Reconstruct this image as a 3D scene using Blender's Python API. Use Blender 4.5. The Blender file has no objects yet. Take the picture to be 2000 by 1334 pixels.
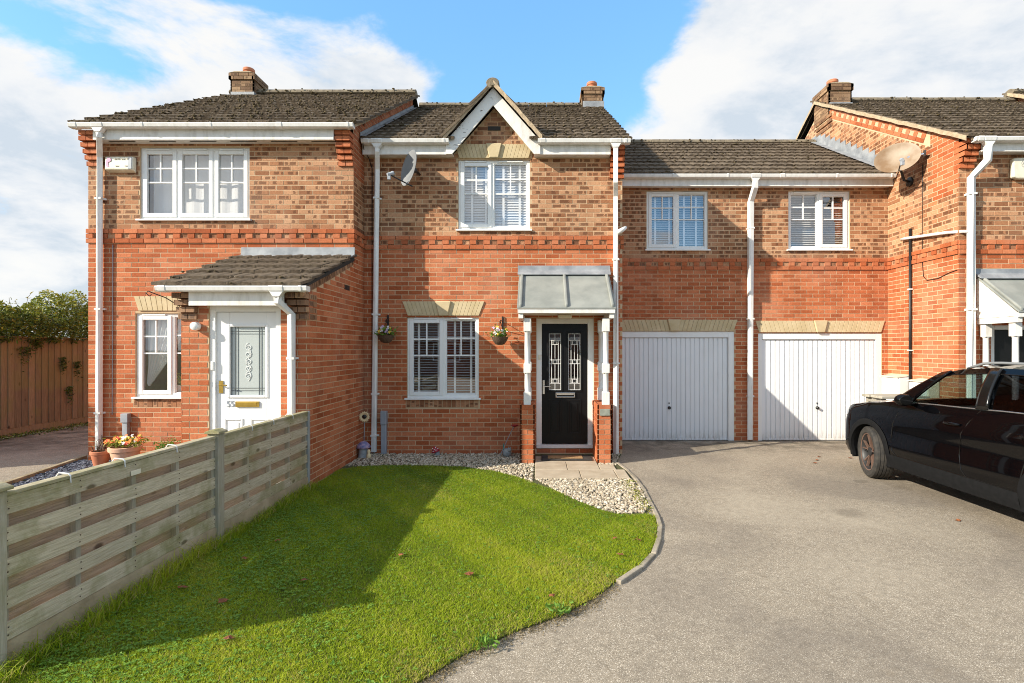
import bpy, bmesh, math, random
import numpy as np
from mathutils import Matrix, Vector
R = math.radians
rnd = random.Random(7)
nrg = np.random.default_rng(11)
scene = bpy.context.scene
col = scene.collection

# ---------------------------------------------------------------- camera, sky, sun, exposure
cam_d = bpy.data.cameras.new('camera')
cam = bpy.data.objects.new('camera', cam_d)
col.objects.link(cam)
CAM = (0.0, 0.0, 1.74)
cam.location = CAM
cam.rotation_euler = (R(90), 0, 0)
cam_d.sensor_width = 36.0
cam_d.lens = 18.54
cam_d.shift_x = -0.0275
cam_d.shift_y = 0.007
cam_d.clip_end = 3000
scene.camera = cam
scene.view_settings.view_transform = 'Standard'
scene.view_settings.look = 'None'
scene.view_settings.gamma = 1.0
scene.view_settings.exposure = 1.33
scene.cycles.max_bounces = 8
scene.cycles.transparent_max_bounces = 12
scene.cycles.filter_width = 1.0
scene.cycles.use_denoising = True
scene.cycles.denoiser = 'OPENIMAGEDENOISE'
scene.cycles.denoising_input_passes = 'RGB_ALBEDO_NORMAL'
scene.cycles.denoising_prefilter = 'NONE'
scene.cycles.use_adaptive_sampling = False
scene.cycles.sample_clamp_indirect = 4.0
scene.cycles.caustics_reflective = False
scene.cycles.caustics_refractive = False

SUN = Vector((2.0, 1.0, -1.15)).normalized()      # the way sunlight travels
EL = math.asin(-SUN.z)
AZ = math.atan2(-SUN.x, -SUN.y)
world = bpy.data.worlds.new('World')
scene.world = world
world.use_nodes = True


class NT:
    """small helper for node trees"""
    def __init__(s, tree):
        s.t = tree; s.n = tree.nodes; s.l = tree.links
    def new(s, typ, **kw):
        n = s.n.new(typ)
        for k, v in kw.items():
            setattr(n, k, v)
        return n
    def set(s, node, i, v):
        if hasattr(v, 'is_output') or hasattr(v, 'links'):
            s.l.new(v, node.inputs[i])
        else:
            node.inputs[i].default_value = v
    def math(s, op, a, b=0.0, c=0.0, clamp=False):
        n = s.new('ShaderNodeMath', operation=op, use_clamp=clamp)
        s.set(n, 0, a); s.set(n, 1, b); s.set(n, 2, c)
        return n.outputs[0]
    def vmath(s, op, a, b=(0, 0, 0)):
        n = s.new('ShaderNodeVectorMath', operation=op)
        s.set(n, 0, a); s.set(n, 1, b)
        return n.outputs['Value'] if op in ('DOT_PRODUCT', 'LENGTH', 'DISTANCE') else n.outputs[0]
    def mix(s, f, a, b, blend='MIX'):
        n = s.new('ShaderNodeMix', data_type='RGBA', blend_type=blend)
        s.set(n, 0, f); s.set(n, 6, a); s.set(n, 7, b)
        return n.outputs[2]
    def ramp(s, f, stops, interp='LINEAR'):
        n = s.new('ShaderNodeValToRGB')
        cr = n.color_ramp; cr.interpolation = interp
        while len(cr.elements) < len(stops):
            cr.elements.new(0.5)
        for e, (p, c) in zip(cr.elements, stops):
            e.position = p
            e.color = (c, c, c, 1) if isinstance(c, (int, float)) else (c[0], c[1], c[2], 1)
        s.set(n, 0, f)
        return n.outputs[0]
    def noise(s, vec, scale, detail=4, rough=0.55, dist=0.0):
        n = s.new('ShaderNodeTexNoise')
        if vec is not None:
            s.set(n, 'Vector', vec)
        n.inputs['Scale'].default_value = scale
        n.inputs['Detail'].default_value = detail
        n.inputs['Roughness'].default_value = rough
        n.inputs['Distortion'].default_value = dist
        return n.outputs[0]
    def voronoi(s, vec, scale, feature='F1'):
        n = s.new('ShaderNodeTexVoronoi', feature=feature)
        if vec is not None:
            s.set(n, 'Vector', vec)
        n.inputs['Scale'].default_value = scale
        return n
    def scale(s, vec, v):
        n = s.new('ShaderNodeMapping')
        s.set(n, 0, vec); n.inputs['Scale'].default_value = v
        return n.outputs[0]
    def pos(s):
        return s.new('ShaderNodeNewGeometry').outputs['Position']
    def objco(s):
        return s.new('ShaderNodeTexCoord').outputs['Object']
    def attr(s, name):
        return s.new('ShaderNodeAttribute', attribute_name=name)
    def sep(s, v):
        n = s.new('ShaderNodeSeparateXYZ'); s.set(n, 0, v)
        return n.outputs


def build_sky():
    t = NT(world.node_tree)
    bg = t.n['Background']
    sky = t.new('ShaderNodeTexSky', sky_type='NISHITA')
    sky.sun_disc = False
    sky.sun_elevation = EL
    sky.sun_rotation = AZ
    sky.altitude = 50
    sky.air_density = 1.0
    sky.dust_density = 0.6
    sky.ozone_density = 1.6
    d = t.vmath('NORMALIZE', t.new('ShaderNodeTexCoord').outputs['Generated'])
    x, y, z = t.sep(d)
    # a cloud layer seen in perspective: direction over (height + a little)
    h = t.math('ADD', t.math('MAXIMUM', z, 0.0), 0.30)
    cb = t.new('ShaderNodeCombineXYZ')
    t.set(cb, 0, t.math('DIVIDE', x, h)); t.set(cb, 1, t.math('DIVIDE', y, h)); t.set(cb, 2, t.math('MULTIPLY', z, 1.6))
    v = cb.outputs[0]
    def density(off):
        w = t.vmath('ADD', v, off)
        big = t.noise(t.vmath('ADD', w, (3.1, 0.4, 0.0)), 1.25, 3, 0.5)
        fine = t.noise(t.vmath('ADD', w, (1.7, 5.2, 0.3)), 3.4, 10, 0.60, 0.30)
        return t.math('ADD', t.math('MULTIPLY', big, 0.58), t.math('MULTIPLY', fine, 0.60))
    dens = density((0, 0, 0))
    # the same field a little towards the sun: clouds are bright where it thins that way
    relief = t.math('SUBTRACT', dens, density((-0.17, -0.06, 0.10)))
    # two cloud banks (over the terrace's two ends) with a clear gap between them
    def bank(az, el, wid, amt):
        b = Vector((math.sin(R(az)) * math.cos(R(el)), math.cos(R(az)) * math.cos(R(el)), math.sin(R(el))))
        dt = t.vmath('DOT_PRODUCT', d, tuple(b))
        m = t.new('ShaderNodeMapRange', interpolation_type='SMOOTHSTEP')
        t.set(m, 0, dt); m.inputs[1].default_value = math.cos(R(wid)); m.inputs[2].default_value = 1.0
        return t.math('MULTIPLY', m.outputs[0], amt)
    for az, el, wid, amt in ((-42, 12, 24, 0.10), (-24, 24, 12, 0.08), (28, 24, 24, 0.17), (44, 24, 18, 0.08), (2, 32, 17, -0.32), (-24, 36, 14, -0.24), (40, 36, 9, -0.14)):
        dens = t.math('ADD', dens, bank(az, el, wid, amt))
    cover = t.new('ShaderNodeMapRange', interpolation_type='SMOOTHSTEP')
    t.set(cover, 0, dens); cover.inputs[1].default_value = 0.50; cover.inputs[2].default_value = 0.63
    body = t.noise(t.vmath('ADD', v, (0.2, 0.9, 0.5)), 1.9, 6, 0.55)
    shade = t.math('ADD', t.math('MULTIPLY', relief, 1.9), t.math('MULTIPLY', body, 0.95))
    ccol = t.ramp(shade, [(0.24, (0.68, 0.76, 0.85)), (0.40, (0.84, 0.88, 0.93)), (0.54, (0.95, 0.96, 0.97)), (0.72, (1.0, 0.995, 0.98))])
    cloud = t.mix(1.0, ccol, (3.15, 3.13, 3.1, 1), 'MULTIPLY')
    clear = t.mix(1.0, sky.outputs[0], (1.05, 1.30, 1.42, 1), 'MULTIPLY')
    clear = t.mix(0.5, clear, (0.58, 1.62, 2.70, 1))
    c = t.mix(t.math('MULTIPLY', cover.outputs[0], 0.97), clear, cloud)
    t.l.new(c, bg.inputs[0])
    bg.inputs[1].default_value = 0.125
    world.cycles.sampling_method = 'MANUAL'
    world.cycles.sample_map_resolution = 1024


build_sky()
sun_d = bpy.data.lights.new('sun', 'SUN')
sun_d.energy = 3.2
sun_d.angle = R(0.5)
sun_d.color = (1.0, 0.915, 0.77)
sun = bpy.data.objects.new('sun', sun_d)
sun.rotation_euler = SUN.to_track_quat('-Z', 'Y').to_euler()
sun.location = (-20, -10, 15)
col.objects.link(sun)

# ---------------------------------------------------------------- mesh helpers
class MB:
    def __init__(s):
        s.v = []; s.f = []
    def box(s, x0, x1, y0, y1, z0, z1):
        b = len(s.v)
        for z in (z0, z1):
            s.v += [(x0, y0, z), (x1, y0, z), (x1, y1, z), (x0, y1, z)]
        s.f += [tuple(b + i for i in q) for q in ((0, 3, 2, 1), (4, 5, 6, 7), (0, 1, 5, 4), (1, 2, 6, 5), (2, 3, 7, 6), (3, 0, 4, 7))]
        return s
    def prism(s, pts, a, b, axis='y'):
        """polygon pts in the plane across the axis, extruded from a to b along it"""
        n = len(pts); k = len(s.v)
        def P(p, t):
            return {'y': (p[0], t, p[1]), 'x': (t, p[0], p[1]), 'z': (p[0], p[1], t)}[axis]
        s.v += [P(p, a) for p in pts] + [P(p, b) for p in pts]
        s.f.append(tuple(k + i for i in range(n)))
        s.f.append(tuple(k + n + i for i in reversed(range(n))))
        for i in range(n):
            j = (i + 1) % n
            s.f.append((k + j, k + i, k + n + i, k + n + j))
        return s
    def tube(s, path, r, n=8, cap=True):
        path = [Vector(p) for p in path]
        rs = r if isinstance(r, (list, tuple)) else [r] * len(path)
        k = len(s.v)
        for i, p in enumerate(path):
            a = path[max(i - 1, 0)]; b = path[min(i + 1, len(path) - 1)]
            t = (b - a).normalized()
            u = t.cross(Vector((0, 0, 1)))
            if u.length < 1e-3:
                u = t.cross(Vector((0, 1, 0)))
            u.normalize(); w = t.cross(u)
            for q in range(n):
                an = 2 * math.pi * (q + 0.5) / n
                s.v.append(tuple(p + (u * math.cos(an) + w * math.sin(an)) * rs[i]))
        for i in range(len(path) - 1):
            for q in range(n):
                q2 = (q + 1) % n
                s.f.append((k + i * n + q, k + i * n + q2, k + (i + 1) * n + q2, k + (i + 1) * n + q))
        if cap:
            s.f.append(tuple(k + q for q in reversed(range(n))))
            s.f.append(tuple(k + (len(path) - 1) * n + q for q in range(n)))
        return s
    def lathe(s, prof, n=20, c=(0, 0, 0), cap=True, sx=1.0, sy=1.0):
        k = len(s.v); m = len(prof)
        for (r, z) in prof:
            for q in range(n):
                a = 2 * math.pi * q / n
                s.v.append((c[0] + r * math.cos(a) * sx, c[1] + r * math.sin(a) * sy, c[2] + z))
        for i in range(m - 1):
            for q in range(n):
                q2 = (q + 1) % n
                s.f.append((k + i * n + q, k + i * n + q2, k + (i + 1) * n + q2, k + (i + 1) * n + q))
        if cap:
            s.f.append(tuple(k + q for q in reversed(range(n))))
            s.f.append(tuple(k + (m - 1) * n + q for q in range(n)))
        return s
    def grid(s, rows, flip=False):
        k = len(s.v); m = len(rows[0])
        for r in rows:
            s.v += [tuple(p) for p in r]
        for i in range(len(rows) - 1):
            for j in range(m - 1):
                q = (k + i * m + j, k + i * m + j + 1, k + (i + 1) * m + j + 1, k + (i + 1) * m + j)
                s.f.append(q[::-1] if flip else q)
        return s
    def blob(s, c, r, n=8, m=6, jit=0.0, g=rnd):
        k = len(s.v)
        rx, ry, rz = (r, r, r) if isinstance(r, (int, float)) else r
        s.v.append((c[0], c[1], c[2] - rz))
        for i in range(1, m):
            ph = math.pi * i / m - math.pi / 2
            for q in range(n):
                a = 2 * math.pi * q / n
                f = 1 + g.uniform(-jit, jit)
                s.v.append((c[0] + rx * math.cos(ph) * math.cos(a) * f, c[1] + ry * math.cos(ph) * math.sin(a) * f, c[2] + rz * math.sin(ph) * f))
        s.v.append((c[0], c[1], c[2] + rz))
        e = len(s.v) - 1
        for q in range(n):
            q2 = (q + 1) % n
            s.f.append((k, k + 1 + q2, k + 1 + q))
            for i in range(m - 2):
                a = k + 1 + i * n
                s.f.append((a + q, a + q2, a + n + q2, a + n + q))
            a = k + 1 + (m - 2) * n
            s.f.append((a + q, a + q2, e))
        return s
    def xf(s, M, start=0):
        for i in range(start, len(s.v)):
            s.v[i] = tuple(M @ Vector(s.v[i]))
        return s


def link(o, parent=None, local=False):
    col.objects.link(o)
    if parent is not None:
        o.parent = parent
        if parent.type == 'EMPTY' and not local:
            o.location = -Vector(parent.location)
    return o


def mk(name, mb, mat, parent=None, smooth=False, bevel=0.0, local=False, seg=2, angle=None):
    me = bpy.data.meshes.new(name)
    me.from_pydata(mb.v, [], mb.f)
    me.materials.append(mat)
    if smooth:
        me.polygons.foreach_set('use_smooth', [True] * len(me.polygons))
        if angle:
            me.set_sharp_from_angle(angle=R(angle))
    me.update()
    o = bpy.data.objects.new(name, me)
    link(o, parent, local)
    if bevel:
        b = o.modifiers.new('bevel', 'BEVEL')
        b.width = bevel; b.segments = seg; b.limit_method = 'ANGLE'; b.angle_limit = R(40)
    return o


def mknp(name, verts, faces, mat, parent=None, attrs=None, smooth=False, local=False):
    """verts (N,3); faces (M,k) int array"""
    me = bpy.data.meshes.new(name)
    verts = np.asarray(verts, np.float32); faces = np.asarray(faces, np.int32)
    k = faces.shape[1]
    me.vertices.add(len(verts)); me.vertices.foreach_set('co', verts.ravel())
    me.loops.add(faces.size); me.loops.foreach_set('vertex_index', faces.ravel())
    me.polygons.add(len(faces))
    me.polygons.foreach_set('loop_start', np.arange(0, faces.size, k, dtype=np.int32))
    me.polygons.foreach_set('use_smooth', np.full(len(faces), bool(smooth)))
    me.update(calc_edges=True)
    for an, av in (attrs or {}).items():
        a = me.attributes.new(an, 'FLOAT_COLOR', 'POINT')
        a.data.foreach_set('color', np.asarray(av, np.float32).ravel())
    me.materials.append(mat)
    o = bpy.data.objects.new(name, me)
    return link(o, parent, local)


def tag(o, label, cat, group=None, kind=None):
    if label: o['label'] = label
    if cat: o['category'] = cat
    if group: o['group'] = group
    if kind: o['kind'] = kind
    return o


def thing(name, label, cat, loc=(0, 0, 0), group=None, rz=0.0):
    o = bpy.data.objects.new(name, None)
    o.empty_display_size = 0.2
    col.objects.link(o)
    o.location = loc; o.rotation_euler = (0, 0, rz)
    return tag(o, label, cat, group)


# ---------------------------------------------------------------- materials
def principled(name):
    m = bpy.data.materials.new(name); m.use_nodes = True
    t = NT(m.node_tree)
    return m, t, t.n['Principled BSDF']


def bump(t, b, h, strength=0.3, dist=0.01):
    n = t.new('ShaderNodeBump')
    n.inputs['Strength'].default_value = strength; n.inputs['Distance'].default_value = dist
    t.set(n, 'Height', h)
    t.l.new(n.outputs[0], b.inputs['Normal'])


def simple(name, c, rough=0.6, c2=None, scale=8.0, metal=0.0, bmp=0.0, bscale=60.0, spec=0.5, detail=5, lo=0.35, hi=0.65):
    m, t, b = principled(name)
    p = t.objco()
    if c2 is not None:
        n = t.noise(p, scale, detail)
        t.l.new(t.ramp(n, [(lo, c), (hi, c2)]), b.inputs['Base Color'])
    else:
        b.inputs['Base Color'].default_value = (*c, 1)
    b.inputs['Roughness'].default_value = rough
    b.inputs['Metallic'].default_value = metal
    b.inputs['Specular IOR Level'].default_value = spec
    if bmp:
        bump(t, b, t.noise(p, bscale, 5), bmp)
    return m


def brick_mat(name, ramp, mark=None, markamt=0.0):
    m, t, b = principled(name)
    at = t.attr('bk')
    sc = t.new('ShaderNodeSeparateColor'); t.l.new(at.outputs['Color'], sc.inputs[0])
    tint, u, v = sc.outputs[0], sc.outputs[1], sc.outputs[2]
    p = t.pos()
    n = t.noise(p, 38.0, 6, 0.65)
    n2 = t.noise(p, 160.0, 3, 0.7)
    c = t.ramp(tint, ramp)
    if mark:
        # square burnt marks that these facing bricks carry, one or two on a brick
        r1 = t.math('FRACT', t.math('MULTIPLY', tint, 13.7))
        r2 = t.math('FRACT', t.math('MULTIPLY', tint, 31.3))
        wob = t.math('MULTIPLY', t.math('SUBTRACT', n, 0.5), 0.32)
        du = t.math('ABSOLUTE', t.math('SUBTRACT', t.math('ADD', u, wob), t.math('ADD', 0.18, t.math('MULTIPLY', r1, 0.64))))
        wid = t.math('ADD', 0.08, t.math('MULTIPLY', r2, 0.20))
        inu = t.math('LESS_THAN', du, wid)
        du2 = t.math('ABSOLUTE', t.math('SUBTRACT', t.math('ADD', u, wob), t.math('FRACT', t.math('ADD', r1, 0.47))))
        inu2 = t.math('MULTIPLY', t.math('LESS_THAN', du2, 0.11), t.math('GREATER_THAN', r2, 0.5))
        inv = t.math('LESS_THAN', t.math('ABSOLUTE', t.math('SUBTRACT', t.math('ADD', v, wob), 0.5)), 0.36)
        mk_ = t.math('MULTIPLY', t.math('MAXIMUM', inu, inu2), inv)
        mk_ = t.math('MULTIPLY', mk_, t.math('GREATER_THAN', t.math('FRACT', t.math('MULTIPLY', tint, 57.1)), 1 - markamt))
        c = t.mix(t.math('MULTIPLY', mk_, t.math('ADD', 0.45, t.math('MULTIPLY', n, 0.6))), c, (*mark, 1))
    dk = t.ramp(n, [(0.25, 0.70), (0.5, 1.0), (0.75, 1.14)])
    c = t.mix(1.0, c, dk, 'MULTIPLY')
    sp = t.ramp(n2, [(0.3, 0.78), (0.5, 1.0), (0.72, 1.12)])
    c = t.mix(0.8, c, sp, 'MULTIPLY')
    sk = t.noise(t.scale(p, (2.6, 2.6, 0.35)), 1.0, 5, 0.6)
    c = t.mix(1.0, c, t.ramp(sk, [(0.30, 0.80), (0.5, 1.0), (0.72, 1.08)]), 'MULTIPLY')
    st = t.noise(p, 1.1, 4)
    c = t.mix(t.ramp(st, [(0.5, 0.0), (0.75, 0.22)]), c, (0.50, 0.36, 0.27, 1))
    t.l.new(c, b.inputs['Base Color'])
    b.inputs['Roughness'].default_value = 0.88
    b.inputs['Specular IOR Level'].default_value = 0.25
    bump(t, b, t.math('ADD', n, n2), 0.45, 0.006)
    return m


MAT = {}
MAT['red'] = brick_mat('red_brick', [(0.0, (0.35, 0.088, 0.030)), (0.5, (0.465, 0.135, 0.053)), (1.0, (0.545, 0.188, 0.085))])
MAT['buff'] = brick_mat('buff_brick', [(0.0, (0.26, 0.110, 0.052)), (0.45, (0.40, 0.185, 0.092)), (1.0, (0.53, 0.295, 0.165))], (0.125, 0.052, 0.026), 0.72)
MAT['brown'] = brick_mat('brown_brick', [(0.0, (0.17, 0.09, 0.05)), (0.6, (0.28, 0.15, 0.08)), (1.0, (0.40, 0.24, 0.13))], (0.08, 0.04, 0.025), 0.5)
MAT['weathered'] = brick_mat('weathered_brick', [(0.0, (0.17, 0.10, 0.06)), (0.6, (0.27, 0.165, 0.095)), (1.0, (0.37, 0.245, 0.145))], (0.09, 0.05, 0.03), 0.4)
MAT['mortar'] = simple('mortar', (0.51, 0.36, 0.215), 0.95, (0.60, 0.44, 0.28), 3.0, bmp=0.3, bscale=180)


def tile_mat():
    m, t, b = principled('concrete_tile')
    rn = t.new('ShaderNodeObjectInfo').outputs['Random']
    p = t.pos()
    c = t.ramp(rn, [(0.0, (0.072, 0.052, 0.036)), (0.5, (0.104, 0.077, 0.053)), (1.0, (0.138, 0.104, 0.073))])
    n = t.noise(p, 26, 7, 0.7)
    c = t.mix(t.ramp(n, [(0.42, 0.0), (0.62, 0.55)]), c, (0.18, 0.145, 0.105, 1))
    n3 = t.noise(p, 5.0, 5, 0.6)
    c = t.mix(t.ramp(n3, [(0.58, 0.0), (0.74, 0.45)]), c, (0.115, 0.088, 0.045, 1))
    vo = t.voronoi(p, 9.0).outputs['Distance']
    li = t.math('LESS_THAN', t.math('ADD', vo, t.math('MULTIPLY', n, 0.35)), 0.215)
    c = t.mix(t.math('MULTIPLY', li, 0.7), c, (0.42, 0.40, 0.34, 1))
    t.l.new(c, b.inputs['Base Color'])
    b.inputs['Roughness'].default_value = 0.93
    b.inputs['Specular IOR Level'].default_value = 0.2
    bump(t, b, t.noise(p, 90, 6, 0.7), 0.6, 0.01)
    return m


MAT['tile'] = tile_mat()
MAT['ridge'] = simple('ridge_tile_concrete', (0.13, 0.105, 0.075), 0.95, (0.23, 0.19, 0.13), 9, bmp=0.5, bscale=70)
MAT['verge'] = simple('verge_mortar', (0.34, 0.26, 0.17), 0.95, (0.48, 0.38, 0.26), 14, bmp=0.7, bscale=50)
MAT['moss'] = simple('moss_clumps', (0.075, 0.060, 0.034), 1.0, (0.125, 0.098, 0.055), 12, bmp=0.8, bscale=90, spec=0.1)
MAT['deck'] = simple('roof_underlay', (0.03, 0.028, 0.025), 0.95)


def upvc(name, c=(0.80, 0.80, 0.78), dirt=0.25):
    m, t, b = principled(name)
    p = t.pos()
    n = t.noise(t.scale(p, (5, 5, 1.4)), 2.2, 6, 0.6)
    cc = t.mix(t.ramp(n, [(0.46, 0.0), (0.80, dirt)]), (*c, 1), (0.36, 0.33, 0.27, 1))
    t.l.new(cc, b.inputs['Base Color'])
    b.inputs['Roughness'].default_value = 0.38
    return m


MAT['upvc'] = upvc('white_upvc', dirt=0.12)
MAT['gutter'] = upvc('white_gutter_plastic', (0.78, 0.77, 0.74), 0.45)
MAT['paint'] = upvc('white_painted_timber', (0.76, 0.74, 0.70), 0.6)


def peel():
    m, t, b = principled('peeling_white_paint')
    p = t.pos()
    n = t.noise(t.scale(p, (3.0, 1, 9.0)), 3.0, 7, 0.65, 0.4)
    m2 = t.noise(p, 1.4, 2)
    f = t.math('MULTIPLY', t.ramp(n, [(0.60, 0.0), (0.62, 1.0)]), t.ramp(m2, [(0.42, 0.0), (0.55, 1.0)]))
    c = t.mix(f, (0.76, 0.75, 0.72, 1), (0.17, 0.13, 0.095, 1))
    t.l.new(c, b.inputs['Base Color'])
    b.inputs['Roughness'].default_value = 0.5
    bump(t, b, t.math('SUBTRACT', 1.0, f), 0.5, 0.004)
    return m


MAT['peel'] = peel()
MAT['stone'] = simple('cast_stone', (0.50, 0.395, 0.225), 0.85, (0.58, 0.47, 0.29), 6, bmp=0.15, bscale=120)
MAT['lead'] = simple('grey_lead', (0.20, 0.215, 0.235), 0.55, (0.33, 0.345, 0.36), 5, metal=0.1, bmp=0.25, bscale=18)
MAT['grp'] = simple('grey_canopy_sheet', (0.21, 0.222, 0.205), 0.55, (0.285, 0.295, 0.27), 3.5, bmp=0.08, bscale=12)
MAT['black_paint'] = simple('black_metal', (0.012, 0.012, 0.012), 0.4)
MAT['terracotta'] = simple('terracotta', (0.46, 0.15, 0.07), 0.8, (0.55, 0.21, 0.11), 8, bmp=0.15)
MAT['pale_terracotta'] = simple('pale_terracotta', (0.62, 0.36, 0.23), 0.75, (0.70, 0.45, 0.31), 6)
MAT['brass'] = simple('brass', (0.62, 0.42, 0.10), 0.3, (0.50, 0.33, 0.08), 20, metal=0.9)
MAT['chrome'] = simple('chrome', (0.75, 0.75, 0.76), 0.15, metal=1.0)
MAT['grey_plastic'] = simple('grey_plastic', (0.26, 0.29, 0.33), 0.5, (0.36, 0.38, 0.41), 6)
MAT['cream'] = simple('cream_plastic', (0.74, 0.70, 0.58), 0.45, (0.66, 0.60, 0.46), 5)
MAT['white'] = simple('white_gloss', (0.80, 0.80, 0.79), 0.35)
MAT['dark'] = simple('dark_interior', (0.035, 0.033, 0.032), 0.9)
MAT['rubber'] = simple('rubber', (0.022, 0.021, 0.020), 0.75, (0.05, 0.045, 0.04), 14)


def garage_mat():
    m, t, b = principled('white_painted_steel')
    p = t.pos()
    n = t.noise(p, 2.5, 5)
    z = t.sep(p)[2]
    n2 = t.noise(t.scale(p, (8, 1, 2)), 4.0, 6, 0.7)
    foot = t.math('MULTIPLY', t.ramp(z, [(0.0, 1.0), (0.22, 0.0)]), t.ramp(n2, [(0.40, 0.0), (0.65, 0.75)]))
    c = t.mix(t.ramp(n, [(0.45, 0.0), (0.75, 0.14)]), (0.77, 0.78, 0.79, 1), (0.52, 0.50, 0.46, 1))
    c = t.mix(foot, c, (0.40, 0.36, 0.29, 1))
    t.l.new(c, b.inputs['Base Color'])
    b.inputs['Roughness'].default_value = 0.42
    return m


MAT['garage'] = garage_mat()


def glass_mat(name, tint=(1, 1, 1), base=0.13, rough=0.0):
    m = bpy.data.materials.new(name); m.use_nodes = True
    t = NT(m.node_tree); t.n.remove(t.n['Principled BSDF'])
    tr = t.new('ShaderNodeBsdfTransparent'); tr.inputs[0].default_value = (*tint, 1)
    gl = t.new('ShaderNodeBsdfGlossy'); gl.inputs[0].default_value = (0.95, 0.97, 1.0, 1); gl.inputs['Roughness'].default_value = rough
    # slight waviness of sealed units
    n = t.new('ShaderNodeBump'); n.inputs['Strength'].default_value = 0.03; n.inputs['Distance'].default_value = 0.02
    t.set(n, 'Height', t.noise(t.pos(), 2.2, 2)); t.l.new(n.outputs[0], gl.inputs['Normal'])
    gm = t.new('ShaderNodeNewGeometry')
    cs = t.math('ABSOLUTE', t.vmath('DOT_PRODUCT', gm.outputs['Incoming'], gm.outputs['Normal']))
    fr = t.math('ADD', 0.04, t.math('MULTIPLY', t.math('POWER', t.math('SUBTRACT', 1.0, cs), 5.0), 0.96))
    f = t.math('ADD', base, t.math('MULTIPLY', fr, 1.0), clamp=True)
    mx = t.new('ShaderNodeMixShader'); t.set(mx, 0, f)
    t.l.new(tr.outputs[0], mx.inputs[1]); t.l.new(gl.outputs[0], mx.inputs[2])
    t.l.new(mx.outputs[0], t.n['Material Output'].inputs[0])
    return m


MAT['glass'] = glass_mat('window_glass', base=0.17)
MAT['car_glass'] = glass_mat('car_glass', (0.48, 0.58, 0.56), 0.0)
MAT['privacy_glass'] = glass_mat('privacy_glass', (0.05, 0.05, 0.06), 0.0)


def frosted():
    m, t, b = principled('frosted_glass')
    p = t.objco()
    n = t.noise(p, 120, 3)
    b.inputs['Base Color'].default_value = (0.42, 0.46, 0.45, 1)
    b.inputs['Roughness'].default_value = 0.35
    bump(t, b, n, 0.15, 0.002)
    return m


MAT['frosted'] = frosted()
MAT['etch'] = simple('etched_pattern', (0.72, 0.74, 0.73), 0.5)
MAT['leadline'] = simple('dark_lead_line', (0.10, 0.11, 0.11), 0.5)
MAT['whiteline'] = simple('white_lead_line', (0.72, 0.72, 0.70), 0.45)
MAT['blind'] = simple('white_blind_slat', (0.72, 0.72, 0.71), 0.5)


def door_black():
    m, t, b = principled('black_grained_door')
    p = t.objco()
    n = t.noise(t.scale(p, (30, 30, 2.2)), 3.0, 6, 0.6, 0.6)
    b.inputs['Base Color'].default_value = (0.006, 0.006, 0.0065, 1)
    b.inputs['Specular IOR Level'].default_value = 0.22
    b.inputs['Roughness'].default_value = 0.36
    bump(t, b, n, 0.35, 0.004)
    return m


MAT['door_black'] = door_black()


def tarmac():
    m, t, b = principled('worn_tarmac')
    p = t.pos()
    fine = t.voronoi(p, 230.0).outputs['Color']
    fs = t.new('ShaderNodeSeparateColor'); t.l.new(fine, fs.inputs[0])
    c = t.ramp(fs.outputs[0], [(0.0, (0.175, 0.150, 0.120)), (0.35, (0.28, 0.245, 0.200)), (0.85, (0.335, 0.297, 0.246)), (0.96, (0.62, 0.57, 0.50))])
    n = t.noise(p, 300, 2)
    c = t.mix(0.45, c, t.ramp(n, [(0.35, 0.5), (0.5, 1.0), (0.7, 1.35)]), 'MULTIPLY')
    # washed-out tracks and darker damp patches
    w = t.noise(p, 0.55, 5, 0.55, 0.6)
    c = t.mix(t.ramp(w, [(0.36, 0.50), (0.50, 0.0)]), c, (0.165, 0.145, 0.128, 1))
    c = t.mix(t.ramp(w, [(0.52, 0.0), (0.68, 0.55)]), c, (0.40, 0.36, 0.30, 1))
    s = t.noise(p, 3.4, 6, 0.65)
    c = t.mix(t.ramp(s, [(0.60, 0.0), (0.74, 0.45)]), c, (0.19, 0.155, 0.112, 1))
    md = t.noise(p, 14.0, 5, 0.65)
    c = t.mix(1.0, c, t.ramp(md, [(0.30, 0.82), (0.5, 1.0), (0.70, 1.10)]), 'MULTIPLY')
    c = t.mix(1.0, c, (1.03, 0.99, 0.92, 1), 'MULTIPLY')
    # moss and dirt gathered along the foot of the garage doors
    y = t.sep(p)[1]
    g = t.math('MULTIPLY', t.ramp(t.math('MULTIPLY', t.math('SUBTRACT', y, 8.2), 0.6), [(0.15, 0.0), (0.9, 1.0)]), t.ramp(t.noise(p, 2.6, 7, 0.7), [(0.40, 0.0), (0.62, 0.85)]))
    c = t.mix(g, c, (0.062, 0.054, 0.036, 1))
    # oil and water stains left by cars, each with a ragged edge
    for (sx, sy, sr) in ((4.52, 6.62, .16), (4.2, 6.9, .10), (5.3, 5.2, .35), (2.9, 9.4, .30), (3.3, 5.6, .22), (5.0, 9.2, .4)):
        dd = t.vmath('DISTANCE', p, (sx, sy, 0.0))
        dd = t.math('ADD', t.math('DIVIDE', dd, sr), t.math('MULTIPLY', t.math('SUBTRACT', s, 0.5), 2.2))
        c = t.mix(t.ramp(dd, [(0.45, 0.42), (1.05, 0.0)]), c, (0.10, 0.083, 0.062, 1))
    t.l.new(c, b.inputs['Base Color'])
    b.inputs['Roughness'].default_value = 0.9
    b.inputs['Specular IOR Level'].default_value = 0.3
    bump(t, b, t.math('ADD', fs.outputs[0], n), 0.4, 0.005)
    return m


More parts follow.
